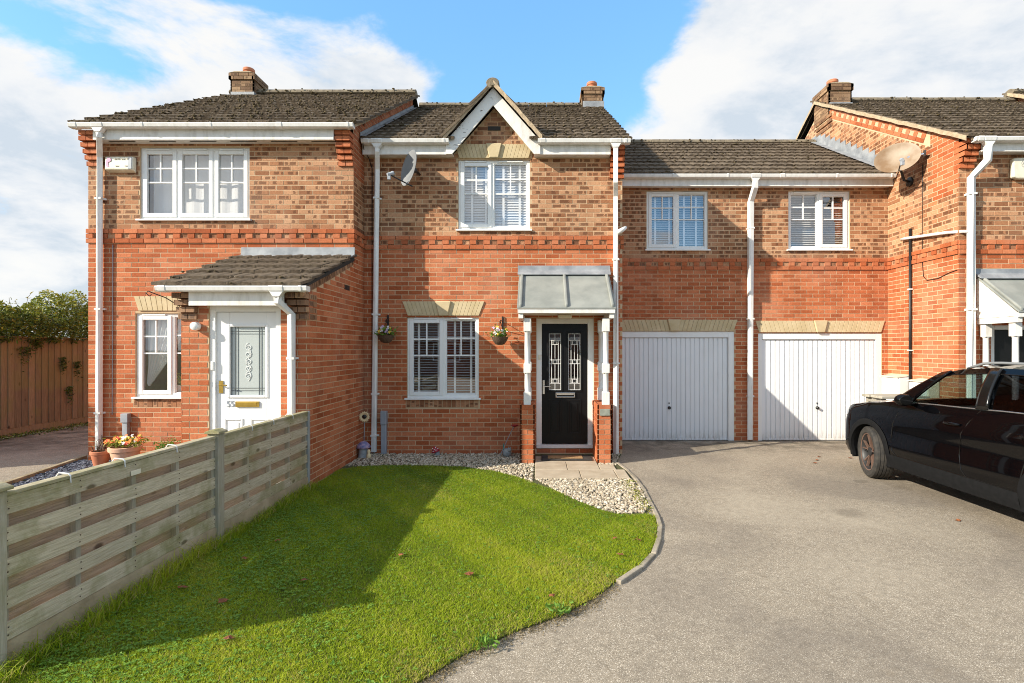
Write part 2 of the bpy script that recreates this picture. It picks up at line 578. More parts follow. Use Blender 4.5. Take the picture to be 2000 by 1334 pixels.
MAT['tarmac'] = tarmac()
MAT['soil'] = simple('lawn_soil', (0.070, 0.085, 0.018), 1.0, (0.115, 0.125, 0.030), 5, bmp=0.6, bscale=40, spec=0.1)
MAT['earth'] = simple('earth', (0.08, 0.075, 0.045), 1.0, (0.11, 0.12, 0.05), 0.3, spec=0.1)
MAT['slab'] = simple('paving_slab', (0.36, 0.29, 0.205), 0.85, (0.46, 0.385, 0.285), 4, bmp=0.2, bscale=90)
MAT['kerb'] = simple('edging_concrete', (0.23, 0.195, 0.145), 0.95, (0.36, 0.31, 0.24), 7, bmp=0.5, bscale=60)


def attr_mat(name, ramp, rough=0.8, spec=0.3, sub=0.0, trans=0.0):
    m, t, b = principled(name)
    sc = t.new('ShaderNodeSeparateColor'); t.l.new(t.attr('bk').outputs['Color'], sc.inputs[0])
    c = t.ramp(sc.outputs[0], ramp)
    # second channel runs base to tip: faint occlusion painted in, darker at the base
    c = t.mix(1.0, c, t.ramp(sc.outputs[1], [(0.0, 0.93), (1.0, 1.03)]), 'MULTIPLY')
    t.l.new(c, b.inputs['Base Color'])
    b.inputs['Roughness'].default_value = rough
    b.inputs['Specular IOR Level'].default_value = spec
    if trans:
        tl = t.new('ShaderNodeBsdfTranslucent'); t.l.new(c, tl.inputs[0])
        mx = t.new('ShaderNodeMixShader'); mx.inputs[0].default_value = trans
        t.l.new(b.outputs[0], mx.inputs[1]); t.l.new(tl.outputs[0], mx.inputs[2])
        t.l.new(mx.outputs[0], t.n['Material Output'].inputs[0])
    return m


MAT['grass'] = attr_mat('grass_blades', [(0.0, (0.15, 0.255, 0.012)), (0.5, (0.335, 0.435, 0.018)), (0.86, (0.50, 0.54, 0.040)), (0.95, (0.50, 0.44, 0.13)), (1.0, (0.52, 0.40, 0.19))], 0.55, 0.3, trans=0.48)
MAT['clover'] = attr_mat('clover_leaves', [(0.0, (0.085, 0.190, 0.020)), (1.0, (0.20, 0.335, 0.045))], 0.5, 0.35, trans=0.25)
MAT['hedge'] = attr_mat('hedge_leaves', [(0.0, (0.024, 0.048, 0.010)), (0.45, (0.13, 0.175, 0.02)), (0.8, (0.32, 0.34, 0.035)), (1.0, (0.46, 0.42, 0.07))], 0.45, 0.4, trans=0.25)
MAT['gravel'] = attr_mat('limestone_gravel', [(0.0, (0.13, 0.10, 0.07)), (0.3, (0.29, 0.235, 0.165)), (0.7, (0.44, 0.375, 0.28)), (1.0, (0.62, 0.555, 0.45))], 0.9)
MAT['slate'] = attr_mat('slate_chips', [(0.0, (0.055, 0.062, 0.085)), (0.6, (0.10, 0.11, 0.14)), (1.0, (0.20, 0.21, 0.25))], 0.6)
MAT['leafdead'] = simple('dead_leaf', (0.26, 0.085, 0.025), 0.85, (0.15, 0.05, 0.025), 30)
MAT['stem'] = simple('green_stem', (0.08, 0.14, 0.03), 0.7)
MAT['twig'] = simple('twig', (0.10, 0.065, 0.04), 0.9)


def wood(name, c1, c2, green=0.0, axis='y', sat=1.0):
    m, t, b = principled(name)
    oi = t.new('ShaderNodeObjectInfo').outputs['Random']
    p = t.vmath('ADD', t.pos(), t.vmath('MULTIPLY', (9, 7, 5), oi))
    sc = {'y': (26, 1.3, 26), 'z': (26, 26, 1.3), 'x': (1.3, 26, 26)}[axis]
    w = t.noise(t.scale(p, sc), 3.4, 9, 0.70, 0.9)
    c = t.ramp(w, [(0.28, c1), (0.66, c2)])
    c = t.mix(0.75, c, t.ramp(oi, [(0.0, 0.72), (0.5, 1.0), (1.0, 1.22)]), 'MULTIPLY')
    kn = t.voronoi(t.scale(p, tuple(2.2 if s > 5 else 1.1 for s in sc)), 2.2).outputs['Distance']
    c = t.mix(t.ramp(kn, [(0.06, 0.85), (0.12, 0.0)]), c, (c1[0] * 0.35, c1[1] * 0.32, c1[2] * 0.3, 1))
    if green:
        g = t.noise(t.pos(), 2.6, 6, 0.65)
        z = t.sep(t.pos())[2]
        lowz = t.ramp(z, [(0.0, 0.12), (0.55, 0.0), (0.86, 0.02), (1.0, 0.16)])
        c = t.mix(t.math('MULTIPLY', t.ramp(t.math('ADD', g, lowz), [(0.50, 0.0), (0.70, 1.0)]), green), c, (0.21, 0.205, 0.075, 1))
    t.l.new(c, b.inputs['Base Color'])
    b.inputs['Roughness'].default_value = 0.9
    b.inputs['Specular IOR Level'].default_value = 0.2
    bump(t, b, w, 0.5, 0.006)
    return m


MAT['greywood'] = wood('weathered_pine', (0.30, 0.245, 0.165), (0.60, 0.53, 0.405), 0.75)
MAT['backwood'] = wood('weathered_pine_back', (0.20, 0.145, 0.105), (0.42, 0.33, 0.25), 0.5)
MAT['postwood'] = wood('weathered_post', (0.25, 0.22, 0.17), (0.42, 0.385, 0.31), 0.5, 'z')
MAT['brownwood'] = wood('brown_fence_board', (0.12, 0.092, 0.060), (0.285, 0.222, 0.148), 0.4, 'z')
MAT['tablewood'] = wood('silvered_wood', (0.24, 0.22, 0.18), (0.46, 0.43, 0.37), 0.2, 'x')
MAT['gravelboard'] = simple('rough_gravel_board', (0.24, 0.19, 0.11), 0.95, (0.37, 0.30, 0.19), 5, bmp=0.6, bscale=30)

# ---------------------------------------------------------------- brickwork
F_PX, CX, HY = 1030.0, 1055.0, 681.0


def in_view(p):
    if p[1] < 0.5: return False
    x = CX + F_PX * p[0] / p[1]; y = HY - F_PX * (p[2] - CAM[2]) / p[1]
    return -5 < x < 2005 and -5 < y < 1339


class Brickwork:
    """all the bricks of one building; the ones that show largest become objects, the rest one mesh for each wall"""
    def __init__(s, keep=300):
        s.items = []; s.keep = keep
    def add(s, wall, c, d, n, L, H, D=0.02, kind='red', up=(0, 0, 1)):
        s.items.append((wall, Vector(c), Vector(d), Vector(up), Vector(n), L, H, D, kind, rnd.random()))
    def finish(s):
        def score(it):
            c, n = it[1], it[4]
            v = Vector(CAM) - c
            f = max(0.0, v.normalized().dot(n))
            return it[5] * it[6] * f / v.length_squared if in_view(c) else 0.0
        order = sorted(range(len(s.items)), key=lambda i: -score(s.items[i]))
        top = {i for i in order[:s.keep] if score(s.items[i]) > 0}
        shared = {}
        rest = {}
        for i, it in enumerate(s.items):
            wall, c, d, up, n, L, H, D, kind, tint = it
            if i in top:
                q = round(tint * 15) / 15
                key = (round(L, 3), round(H, 3), round(D, 3), kind, q)
                me = shared.get(key)
                if me is None:
                    vs, fs, at = s.geo(Vector((0, 0, 0)), Vector((1, 0, 0)), Vector((0, 0, 1)), Vector((0, -1, 0)), L, H, D, q)
                    me = bpy.data.meshes.new('brick')
                    me.from_pydata(vs, [], fs)
                    a = me.attributes.new('bk', 'FLOAT_COLOR', 'POINT')
                    a.data.foreach_set('color', np.asarray(at, np.float32).ravel())
                    me.materials.append(MAT[kind])
                    shared[key] = me
                o = bpy.data.objects.new('brick', me)
                col.objects.link(o)
                o.parent = wall
                M = Matrix((( d.x, -n.x, up.x, c.x), (d.y, -n.y, up.y, c.y), (d.z, -n.z, up.z, c.z), (0, 0, 0, 1)))
                o.matrix_basis = M
            else:
                rest.setdefault((wall.name, kind), []).append(it)
        for (wn, kind), its in rest.items():
            V = []; Fc = []; A = []
            for (wall, c, d, up, n, L, H, D, k, tint) in its:
                b = len(V)
                vs, fs, at = s.geo(c, d, up, n, L, H, D, tint)
                V += vs; A += at
                Fc += [tuple(b + j for j in f) for f in fs]
            o = mknp('brickwork', V, Fc, MAT[kind], None, {'bk': A})
            o.parent = its[0][0]
            o['kind'] = 'stuff'
    @staticmethod
    def geo(c, d, up, n, L, H, D, tint):
        h = H / 2; l = L / 2
        vs = []; at = []
        for dep in (0.0, D):
            for (a, b) in ((-l, -h), (l, -h), (l, h), (-l, h)):
                vs.append(tuple(c + d * a + up * b - n * dep))
                at.append((tint, (a + l) / L, (b + h) / H, 1.0))
        fs = [(0, 1, 2, 3), (1, 5, 6, 2), (4, 0, 3, 7), (3, 2, 6, 7), (4, 5, 1, 0)]
        return vs, fs, at


def sub_intervals(a, b, cuts):
    out = [(a, b)]
    for (c0, c1) in cuts:
        nx = []
        for (p, q) in out:
            if c1 <= p or c0 >= q:
                nx.append((p, q)); continue
            if p < c0: nx.append((p, c0))
            if c1 < q: nx.append((c1, q))
        out = nx
    return [(p, q) for p, q in out if q - p > 0.028]


def wall_face(bw, parent, P0, d, n, L, z0, z1, kindf, openings=(), off=0.0, top=None, bot=None, thick=0.10, name='wall', us_extra=(), bricks=True, skip=()):
    """a mortar wall with openings, clad in bricks laid in stretcher bond. P0 (x,y) start, d along, n outward.
    skip: (u0,u1,z0,z1) zones without bricks; top/bot: functions of u limiting the wall"""
    d3 = Vector((d[0], d[1], 0)); n3 = Vector((n[0], n[1], 0)); P = Vector((P0[0], P0[1], 0))
    us = sorted({0.0, L, *us_extra, *[u for o in openings for u in o[:2]]})
    zs = sorted({z0, z1, *[z for o in openings for z in o[2:4]]})
    us = [u for u in us if 0 <= u <= L]; zs = [z for z in zs if z0 <= z <= z1]
    mb = MB()
    def pt(u, z, dep):
        if top: z = min(z, top(u))
        if bot: z = max(z, bot(u))
        return tuple(P + d3 * u - n3 * dep + Vector((0, 0, z)))
    def quad(a, b, c, e):
        k = len(mb.v); mb.v += [a, b, c, e]; mb.f.append((k, k + 1, k + 2, k + 3))
    inside = lambda u, z: any(o[0] < u < o[1] and o[2] < z < o[3] for o in openings)
    f = 0.003
    for i in range(len(us) - 1):
        for j in range(len(zs) - 1):
            u0, u1, a, b = us[i], us[i + 1], zs[j], zs[j + 1]
            if inside((u0 + u1) / 2, (a + b) / 2): continue
            for dep in (f, thick):
                quad(pt(u0, a, dep), pt(u1, a, dep), pt(u1, b, dep), pt(u0, b, dep))
    for (u0, u1, a, b) in [o[:4] for o in openings]:
        quad(pt(u0, a, f), pt(u0, a, thick), pt(u0, b, thick), pt(u0, b, f))
        quad(pt(u1, a, f), pt(u1, b, f), pt(u1, b, thick), pt(u1, a, thick))
        quad(pt(u0, b, f), pt(u0, b, thick), pt(u1, b, thick), pt(u1, b, f))
        quad(pt(u0, a, f), pt(u1, a, f), pt(u1, a, thick), pt(u0, a, thick))
    w = mk(name, mb, MAT['mortar'], parent)
    if not bricks:
        return w
    k0 = int(math.floor(z0 / 0.075)); k1 = int(math.ceil(z1 / 0.075))
    for k in range(k0, k1):
        a = k * 0.075 + 0.006; b = a + 0.063
        if a < z0 - 0.03 or b > z1 + 0.012: continue
        u = -off - (0.1125 if k % 2 else 0.0)
        if kindf((a + b) / 2, k, 0.0) is None: continue
        while u < L:
            p, q = max(u, 0.0), min(u + 0.213, L)
            if q - p > 0.028:
                cuts = [(o[0] - 0.004, o[1] + 0.004) for o in list(openings) + list(skip) if o[2] < b - 0.02 and o[3] > a + 0.02]
                for (s, e) in sub_intervals(p, q, cuts):
                    if top or bot:
                        xs = [s + (e - s) * t / 8 for t in range(9)]
                        ok = [x for x in xs if (not top or top(x) >= b - 0.01) and (not bot or bot(x) <= a + 0.03)]
                        if len(ok) < 2: continue
                        s, e = ok[0], ok[-1]
                        if e - s < 0.03: continue
                    jit = rnd.uniform(-0.0015, 0.0015)
                    c = P + d3 * ((s + e) / 2) + n3 * jit + Vector((0, 0, (a + b) / 2))
                    bw.add(w, c, d3, n3, e - s, 0.063, 0.016, kindf((a + b) / 2, k, (s + e) / 2))
            u += 0.225
    return w


def band(bw, w, P0, d, n, L, zb, off=0.0):
    """three projecting courses: stretchers, headers alternating with recessed buff bricks, stretchers"""
    d3 = Vector((d[0], d[1], 0)); n3 = Vector((n[0], n[1], 0)); P = Vector((P0[0], P0[1], 0))
    for r in range(3):
        z = zb + r * 0.075 + 0.0375
        if r != 1:
            u = -0.09 * (r == 2) - off
            while u < L:
                s, e = max(0, u), min(L, u + 0.215)
                if e - s > 0.03: bw.add(w, P + d3 * (s + e) / 2 + n3 * 0.022 + Vector((0, 0, z)), d3, n3, e - s, 0.065, 0.036, 'red')
                u += 0.225
        else:
            u = -off; i = 0
            while u < L:
                s, e = max(0, u), min(L, u + 0.1025)
                if e - s > 0.03:
                    bw.add(w, P + d3 * (s + e) / 2 + n3 * (0.022 if i % 2 == 0 else 0.001) + Vector((0, 0, z)), d3, n3, e - s, 0.065, 0.036 if i % 2 == 0 else 0.014, 'red' if i % 2 == 0 else 'buff')
                u += 0.1125; i += 1


def kneeler(bw, w, x0, x1, yface, ztop, steps, kind='red', pitch=0.085, outx=0.0):
    """bricks corbelled out from a corner to carry the eaves: the lowest course projects least"""
    n = len(steps)
    for i, pr in enumerate(steps):
        z = ztop - (n - 1 - i) * pitch - 0.034
        xm = (x0 + x1) / 2
        for (a, b) in ((x0, xm - 0.005), (xm + 0.005, x1)):
            bw.add(w, ((a + b) / 2, yface - pr, z), (1, 0, 0), (0, -1, 0), b - a, 0.066, pr + 0.02, kind)
        # the sides of the stack
        for (xx, nn) in ((x0, -1), (x1, 1)):
            bw.add(w, (xx + nn * 0.001, yface - pr / 2 - 0.002, z), (0, -nn, 0), (nn, 0, 0), max(pr, 0.03), 0.066, 0.01, kind)


def lintel(parent, x0, x1, z0, z1, y, flare=0.09, key=True, nslat=8):
    """cast-stone flat arch: a backing with raised slanted blocks and a keystone in the middle"""
    xm = (x0 + x1) / 2
    mb = MB().prism([(x0, z0), (x1, z0), (x1 + flare, z1), (x0 - flare, z1)], y - 0.006, y + 0.05)
    l = mk('lintel', mb, MAT['stone'], parent)
    kw = 0.075 if key else 0.0
    kt = kw * 1.75
    for s in (-1, 1):
        xa0, xa1 = (x0, xm - kw) if s < 0 else (xm + kw, x1)
        ta0, ta1 = (x0 - flare, xm - kt) if s < 0 else (xm + kt, x1 + flare)
        for i in range(nslat):
            f0 = i / nslat; f1 = (i + 1) / nslat
            g = 0.06 / nslat * 0.9
            b0 = xa0 + (xa1 - xa0) * f0; b1 = xa0 + (xa1 - xa0) * (f1 - g); t0 = ta0 + (ta1 - ta0) * f0; t1 = ta0 + (ta1 - ta0) * (f1 - g)
            m = MB().prism([(b0, z0 - 0.002), (b1, z0 - 0.002), (t1, z1 + 0.002), (t0, z1 + 0.002)], y - 0.018, y - 0.004)
            mk('block', m, MAT['stone'], l, bevel=0.003, seg=1)
    if key:
        m = MB().prism([(xm - kw, z0 - 0.006), (xm + kw, z0 - 0.006), (xm + kt, z1 + 0.006), (xm - kt, z1 + 0.006)], y - 0.05, y - 0.004)
        mk('keystone', m, MAT['stone'], l, bevel=0.012, seg=1)
    return l


def soldier(bw, w, x0, x1, z0, y, kind='buff'):
    """bricks on end under a sill"""
    u = x0
    while u + 0.06 <= x1 + 0.01:
        bw.add(w, (u + 0.0325, y - 0.004, z0 + 0.06), (0, 0, 1), (0, -1, 0), 0.12, 0.065, 0.02, kind, (-1, 0, 0))
        u += 0.0745


def frame_bars(mb, x0, x1, z0, z1, y0, y1, w):
    mb.box(x0, x0 + w, y0, y1, z0, z1)
    mb.box(x1 - w, x1, y0, y1, z0, z1)
    mb.box(x0 + w, x1 - w, y0, y1, z1 - w, z1)
    mb.box(x0 + w, x1 - w, y0, y1, z0, z0 + w)


def window(parent, x0, x1, z0, z1, y, lights, sill=True, bars=True, vents=True):
    """white casement window. lights: (xa, xb, opens)"""
    mb = MB(); frame_bars(mb, x0, x1, z0, z1, y + 0.030, y + 0.095, 0.052)
    for (a, b, o) in lights[:-1]:
        mb.box(b - 0.028, b + 0.028, y + 0.032, y + 0.095, z0 + 0.052, z1 - 0.052)
    w = mk('window', mb, MAT['upvc'], parent, bevel=0.004)
    n = len(lights)
    for i, (a, b, o) in enumerate(lights):
        ga = a + (0.052 if i == 0 else 0.028); gb = b - (0.052 if i == n - 1 else 0.028)
        gz0, gz1 = z0 + 0.052, z1 - 0.052
        yg = y + 0.062
        if o:
            m = MB(); frame_bars(m, ga - 0.014, gb + 0.014, gz0 - 0.014, gz1 + 0.014, y + 0.016, y + 0.060, 0.062)
            mk('casement', m, MAT['upvc'], w, bevel=0.006)
            ga += 0.048; gb -= 0.048; gz0 += 0.048; gz1 -= 0.048
            yg = y + 0.046
        else:
            m = MB(); frame_bars(m, ga, gb, gz0, gz1, y + 0.045, y + 0.064, 0.016)
            mk('bead', m, MAT['upvc'], w, bevel=0.004)
            ga += 0.014; gb -= 0.014; gz0 += 0.014; gz1 -= 0.014
        hh = gz1 - gz0; xm = (ga + gb) / 2
        r1 = gz1 - hh * 0.235; r2 = gz1 - hh * 0.475
        cells = [(ga, gb, gz0, gz1)]
        if bars:
            cells = [(ga, xm, r1, gz1), (xm, gb, r1, gz1), (ga, xm, r2, r1), (xm, gb, r2, r1), (ga, gb, gz0, r2)]
            mk('glazing_bar', MB().box(xm - 0.011, xm + 0.011, yg - 0.012, yg + 0.012, r2 + 0.011, gz1), MAT['upvc'], w)
            for r in (r1, r2):
                mk('glazing_bar', MB().box(ga, gb, yg - 0.010, yg + 0.010, r - 0.011, r + 0.011), MAT['upvc'], w)
        for (p, q, s, e) in cells:
            mb = MB(); mb.v = [(p, yg + 0.004, s), (q, yg + 0.004, s), (q, yg + 0.004, e), (p, yg + 0.004, e)]; mb.f = [(0, 1, 2, 3)]
            mk('pane', mb, MAT['glass'], w)
        if vents:
            cx = (a + b) / 2; hw = min(0.2, (b - a) * 0.32)
            mk('trickle_vent', MB().box(cx - hw, cx + hw, y + 0.008, y + 0.034, z1 - 0.036, z1 - 0.014), MAT['upvc'], w, bevel=0.004)
    if sill:
        mk('sill', MB().prism([(y - 0.045, z0 - 0.004), (y - 0.045, z0 - 0.030), (y + 0.06, z0 - 0.030), (y + 0.06, z0 + 0.004)], x0 - 0.035, x1 + 0.035, 'x'), MAT['upvc'], w, bevel=0.003)
    return w


def gutter(parent, x0, x1, y, ztop, outlets=(), name='gutter'):
    """square-line gutter seen from below, with brackets and joints"""
    prof = [(y, ztop), (y - 0.112, ztop), (y - 0.116, ztop - 0.012), (y - 0.104, ztop - 0.055), (y - 0.090, ztop - 0.066), (y - 0.012, ztop - 0.066), (y, ztop - 0.055)]
    g = mk(name, MB().prism(prof, x0, x1, 'x'), MAT['gutter'], parent, bevel=0.003)
    k = max(2, int((x1 - x0) / 0.85))
    big = [(y + 0.002, ztop + 0.004), (y - 0.118, ztop + 0.004), (y - 0.122, ztop - 0.013), (y - 0.110, ztop - 0.059), (y - 0.092, ztop - 0.072), (y - 0.010, ztop - 0.072), (y + 0.002, ztop - 0.06)]
    for i in range(k):
        x = x0 + 0.08 + (x1 - x0 - 0.16) * i / (k - 1)
        wd = 0.015 if i % 3 else 0.04
        mk('bracket', MB().prism(big, x - wd, x + wd, 'x'), MAT['gutter'], g)
    for x in outlets:
        m = MB().prism(big, x - 0.085, x + 0.085, 'x')
        m.prism([(x - 0.085, ztop - 0.066), (x + 0.085, ztop - 0.066), (x + 0.04, ztop - 0.13), (x - 0.04, ztop - 0.13)], y - 0.10, y - 0.02)
        mk('outlet', m, MAT['gutter'], g, bevel=0.004)
    return g


def pipe(parent, pts, w=0.036, clips=(), name='downpipe', mat='gutter', n=4):
    """square downpipe along pts with wall clips at the given heights"""
    m = MB()
    m.tube(pts, w * math.sqrt(2) if n == 4 else w, n)
    o = mk(name, m, MAT[mat], parent, bevel=0.006 if n == 4 else 0, smooth=(n > 4))
    for z in clips:
        # where the pipe is at that height
        for a, b in zip(pts[:-1], pts[1:]):
            lo, hi = min(a[2], b[2]), max(a[2], b[2])
            if lo <= z <= hi and hi - lo > 0.1:
                t = (z - a[2]) / (b[2] - a[2]); x = a[0] + (b[0] - a[0]) * t; y = a[1] + (b[1] - a[1]) * t
                mk('clip', MB().box(x - w - 0.012, x + w + 0.012, y - w - 0.006, y + w + 0.02, z - 0.014, z + 0.014).box(x + w + 0.012, x + w + 0.032, y + w - 0.01, y + w + 0.02, z - 0.012, z + 0.012), MAT[mat], o)
    return o


# roof tiles --------------------------------------------------------------
TW, TG = 0.30, 0.335


def tile_mesh(w, seed):
    g = random.Random(seed)
    m = MB()
    n = 8
    L = TG + 0.075
    rows = []
    for (yy, th) in ((0.0, -0.036), (0.0, 0.0), (L, 0.0)):
        row = []
        for i in range(n + 1):
            x = w * i / n
            cam_ = 0.007 * abs(math.sin(2 * math.pi * x / TW)) - (0.006 if abs(x - TW / 2) < 0.012 else 0)
            j = g.uniform(-0.004, 0.004) if yy == 0 else 0
            row.append((x + (0.002 if i == 0 else -0.002 if i == n else 0), yy + j, th + (cam_ if th == 0 else 0) + (g.uniform(-0.003, 0.003) if yy == 0 else 0)))
        rows.append(row)
    m.grid(rows)
    k = len(m.v)
    # side edges
    for e in (0, n):
        a, b, c = rows[0][e], rows[1][e], rows[2][e]
        m.v += [a, b, c, (c[0], c[1], -0.036)]
        m.f.append((k, k + 1, k + 2, k + 3)); k += 4
    me = bpy.data.meshes.new('roof_tile')
    me.from_pydata(m.v, [], m.f)
    me.materials.append(MAT['tile'])
    return me


TILES = [tile_mesh(TW, i) for i in range(7)]
HALF = [tile_mesh(TW / 2, 20 + i) for i in range(3)]


def tiled_slope(roof, O, ud, sd, width, length, keep=None, jit=1.0, moss=0, stagger=True, maxrow=99):
    """tiles on a slope: O lower corner, ud unit vector along the eaves, sd unit vector up the slope"""
    ud = Vector(ud).normalized(); sd = Vector(sd).normalized(); nn = ud.cross(sd).normalized()
    O = Vector(O)
    tilt = 0.034 / TG
    M0 = Matrix(((ud.x, sd.x, nn.x, 0), (ud.y, sd.y, nn.y, 0), (ud.z, sd.z, nn.z, 0), (0, 0, 0, 1)))
    rows = min(maxrow, int(math.ceil(length / TG - 0.15)))
    spots = []
    for j in range(rows):
        v = j * TG
        u = 0.0; first = True
        while u < width - 0.04:
            half = stagger and j % 2 == 1 and first
            w = TW / 2 if (half or width - u < TW * 0.75) else TW
            c = O + ud * (u + w / 2) + sd * (v + TG / 2)
            if keep is None or keep(c):
                o = bpy.data.objects.new('roof_tile', rnd.choice(HALF if w < TW else TILES))
                col.objects.link(o); o.parent = roof
                T = Matrix.Translation(O + ud * u + sd * v + nn * (0.036 + rnd.uniform(-0.003, 0.004) * jit))
                o.matrix_basis = T @ M0 @ Matrix.Rotation(rnd.gauss(0, 0.010) * jit, 4, 'Z') @ Matrix.Rotation(-tilt + rnd.gauss(0, 0.006) * jit, 4, 'X') @ Matrix.Rotation(rnd.gauss(0, 0.008) * jit, 4, 'Y')
                spots.append(O + ud * u + sd * v + nn * 0.03)
            u += w; first = False
    if moss and spots:
        m = MB()
        for _ in range(int(moss * .4)):
            p = rnd.choice(spots) + ud * rnd.uniform(0, TW * .5) + sd * (rnd.uniform(-0.035, 0.03) if rnd.random() < 0.75 else rnd.uniform(0, TG)) + nn * rnd.uniform(-0.006, 0.012)
            r = rnd.uniform(0.007, 0.020)
            m.blob(p, (r * 1.4, r * 1.2, r * 0.7), 5, 4, 0.3)
        o = mk('moss', m, MAT['moss'], roof, smooth=True); o['kind'] = 'stuff'


def ridge(roof, x0, x1, y, z, n=None, pitch=0.45):
    """overlapping half-round ridge tiles along x"""
    k = max(1, round((x1 - x0) / pitch)); st = (x1 - x0) / k
    for i in range(k):
        a = x0 + i * st; b = a + st * 0.985
        pts = [(y + 0.145 * math.sin(t), z - 0.055 + 0.115 * math.cos(t)) for t in [math.pi * (q / 8 - 0.5) * 0.94 for q in range(9)]]
        pts = [(p[0], p[1] + rnd.uniform(-0.003, 0.003)) for p in pts] + [(y + 0.115, z - 0.075), (y - 0.115, z - 0.075)]
        mk('ridge_tile', MB().prism(pts, a, b, 'x'), MAT['ridge'], roof, bevel=0.006, seg=1)
    m = MB()
    for _ in range(int((x1 - x0) * 26)):
        x = rnd.uniform(x0, x1); r = rnd.uniform(0.008, 0.022)
        m.blob((x, y - 0.13 + rnd.uniform(-0.03, 0.05), z - 0.05 + rnd.uniform(-0.04, 0.07)), (r * 1.5, r, r * .8), 5, 4, 0.3)
    o = mk('moss', m, MAT['moss'], roof, smooth=True); o['kind'] = 'stuff'


def chimney(parent, bw, x0, x1, y0, y1, z0, z1, pot=True, kind='weathered'):
    w = mk('chimney', MB().box(x0 + 0.008, x1 - 0.008, y0 + 0.008, y1 - 0.008, z0, z1), MAT['mortar'], parent)
    k = int((z1 - z0) / 0.075)
    for i in range(k):
        z = z1 - 0.0375 - i * 0.075
        pr = 0.028 if i in (0, 1) else 0.0
        for (a, b, yy, ny) in ((x0 - pr, x1 + pr, y0 - pr, -1),):
            u = a - (0.1125 if i % 2 else 0)
            while u < b:
                s, e = max(a, u), min(b, u + 0.215)
                if e - s > 0.03: bw.add(w, ((s + e) / 2, yy, z), (1, 0, 0), (0, -1, 0), e - s, 0.065, 0.03 + pr, kind)
                u += 0.225
        for (xx, nn) in ((x0 - pr, -1), (x1 + pr, 1)):
            u = y0 - pr - (0 if i % 2 else 0.1125)
            while u < y1 + pr:
                s, e = max(y0 - pr, u), min(y1 + pr, u + 0.215)
                if e - s > 0.03: bw.add(w, (xx, (s + e) / 2, z), (0, -nn, 0), (nn, 0, 0), e - s, 0.065, 0.03 + pr, kind)
                u += 0.225
    xm, ym = (x0 + x1) / 2, (y0 + y1) / 2
    mk('capping', MB().prism([(x0 - 0.035, z1), (x1 + 0.035, z1), (x1 - 0.1, z1 + 0.035), (x0 + 0.1, z1 + 0.035)], y0 - 0.03, y1 + 0.03), MAT['verge'], w, bevel=0.01, seg=1)
    if pot:
        prof = [(0.100, 0.0), (0.110, 0.02), (0.100, 0.05), (0.105, 0.13), (0.125, 0.15), (0.125, 0.20), (0.112, 0.215), (0.085, 0.215), (0.08, 0.05)]
        mk('chimney_pot', MB().lathe(prof, 20, (xm, ym, z1 + 0.02)), MAT['terracotta'], w, smooth=True, angle=40)
    zf = max(z0 + 0.14, z1 - 0.42)
    mk('flashing', MB().box(x0 + 0.012, x1 + 0.016, y0 - 0.016, y1 - 0.05, zf - 0.2, zf), MAT['lead'], w, bevel=0.006)
    return w

# ---------------------------------------------------------------- the setting: ground
def sheet(name, pts, z, mat, thick=0.0, kind='structure'):
    m = MB()
    if thick:
        m.prism(pts, z - thick, z, 'z')
    else:
        m.v = [(p[0], p[1], z) for p in pts]; m.f = [tuple(range(len(pts)))]
    o = mk(name, m, MAT[mat])
    o['kind'] = kind
    return o


sheet('ground', [(-600, -600), (600, -600), (600, 600), (-600, 600)], -0.03, 'earth')
sheet('driveway', [(-10.4, -14), (14, -14), (14, 10.2), (-7.0, 10.2), (-7.0, 17), (-10.4, 17)], 0.0, 'tarmac')

KERB = [(1.17, 8.0), (1.24, 7.5), (1.27, 7.06), (1.27, 6.42), (1.24, 5.9), (1.21, 5.45), (1.17, 5.14), (1.08, 4.79), (0.95, 4.44), (0.79, 4.16), (0.57, 3.90)]
LAWN_EDGE = [(0.52, 3.86), (0.33, 3.62), (0.15, 3.44), (-0.17, 3.22), (-0.45, 2.97), (-0.63, 2.74), (-0.86, 2.51), (-1.3, 2.2), (-2.0, 1.9), (-2.84, 1.75)]
LAWN_TOP = [(1.10, 5.50), (0.97, 5.47), (0.80, 5.50), (0.63, 5.67), (0.43, 5.96), (0.19, 6.40), (-0.03, 6.68), (-0.31, 7.09), (-0.69, 7.46), (-1.16, 7.70), (-1.69, 7.78), (-2.28, 7.78), (-2.62, 7.70), (-2.86, 7.5)]
LAWN = LAWN_TOP[::-1] + [p for p in KERB if p[1] < 5.46] + LAWN_EDGE
LAWN = [(x - 0.03 if (x, y) in KERB else x, y) for x, y in LAWN]
lawn = sheet('lawn', LAWN, 0.012, 'soil', 0.03)
sheet('gravel_bed', [(-2.89, 8.68), (1.34, 8.68), (1.16, 8.0), (1.22, 7.5), (1.24, 6.4), (1.12, 5.4), (0.6, 5.4), (-0.4, 6.6), (-1.2, 7.4), (-2.89, 7.4)], 0.008, 'earth')


def inside_poly(pts, poly):
    x, y = pts[:, 0], pts[:, 1]
    r = np.zeros(len(pts), bool)
    j = len(poly) - 1
    for i in range(len(poly)):
        xi, yi = poly[i]; xj, yj = poly[j]
        c = ((yi > y) != (yj > y)) & (x < (xj - xi) * (y - yi) / (yj - yi + 1e-12) + xi)
        r ^= c
        j = i
    return r


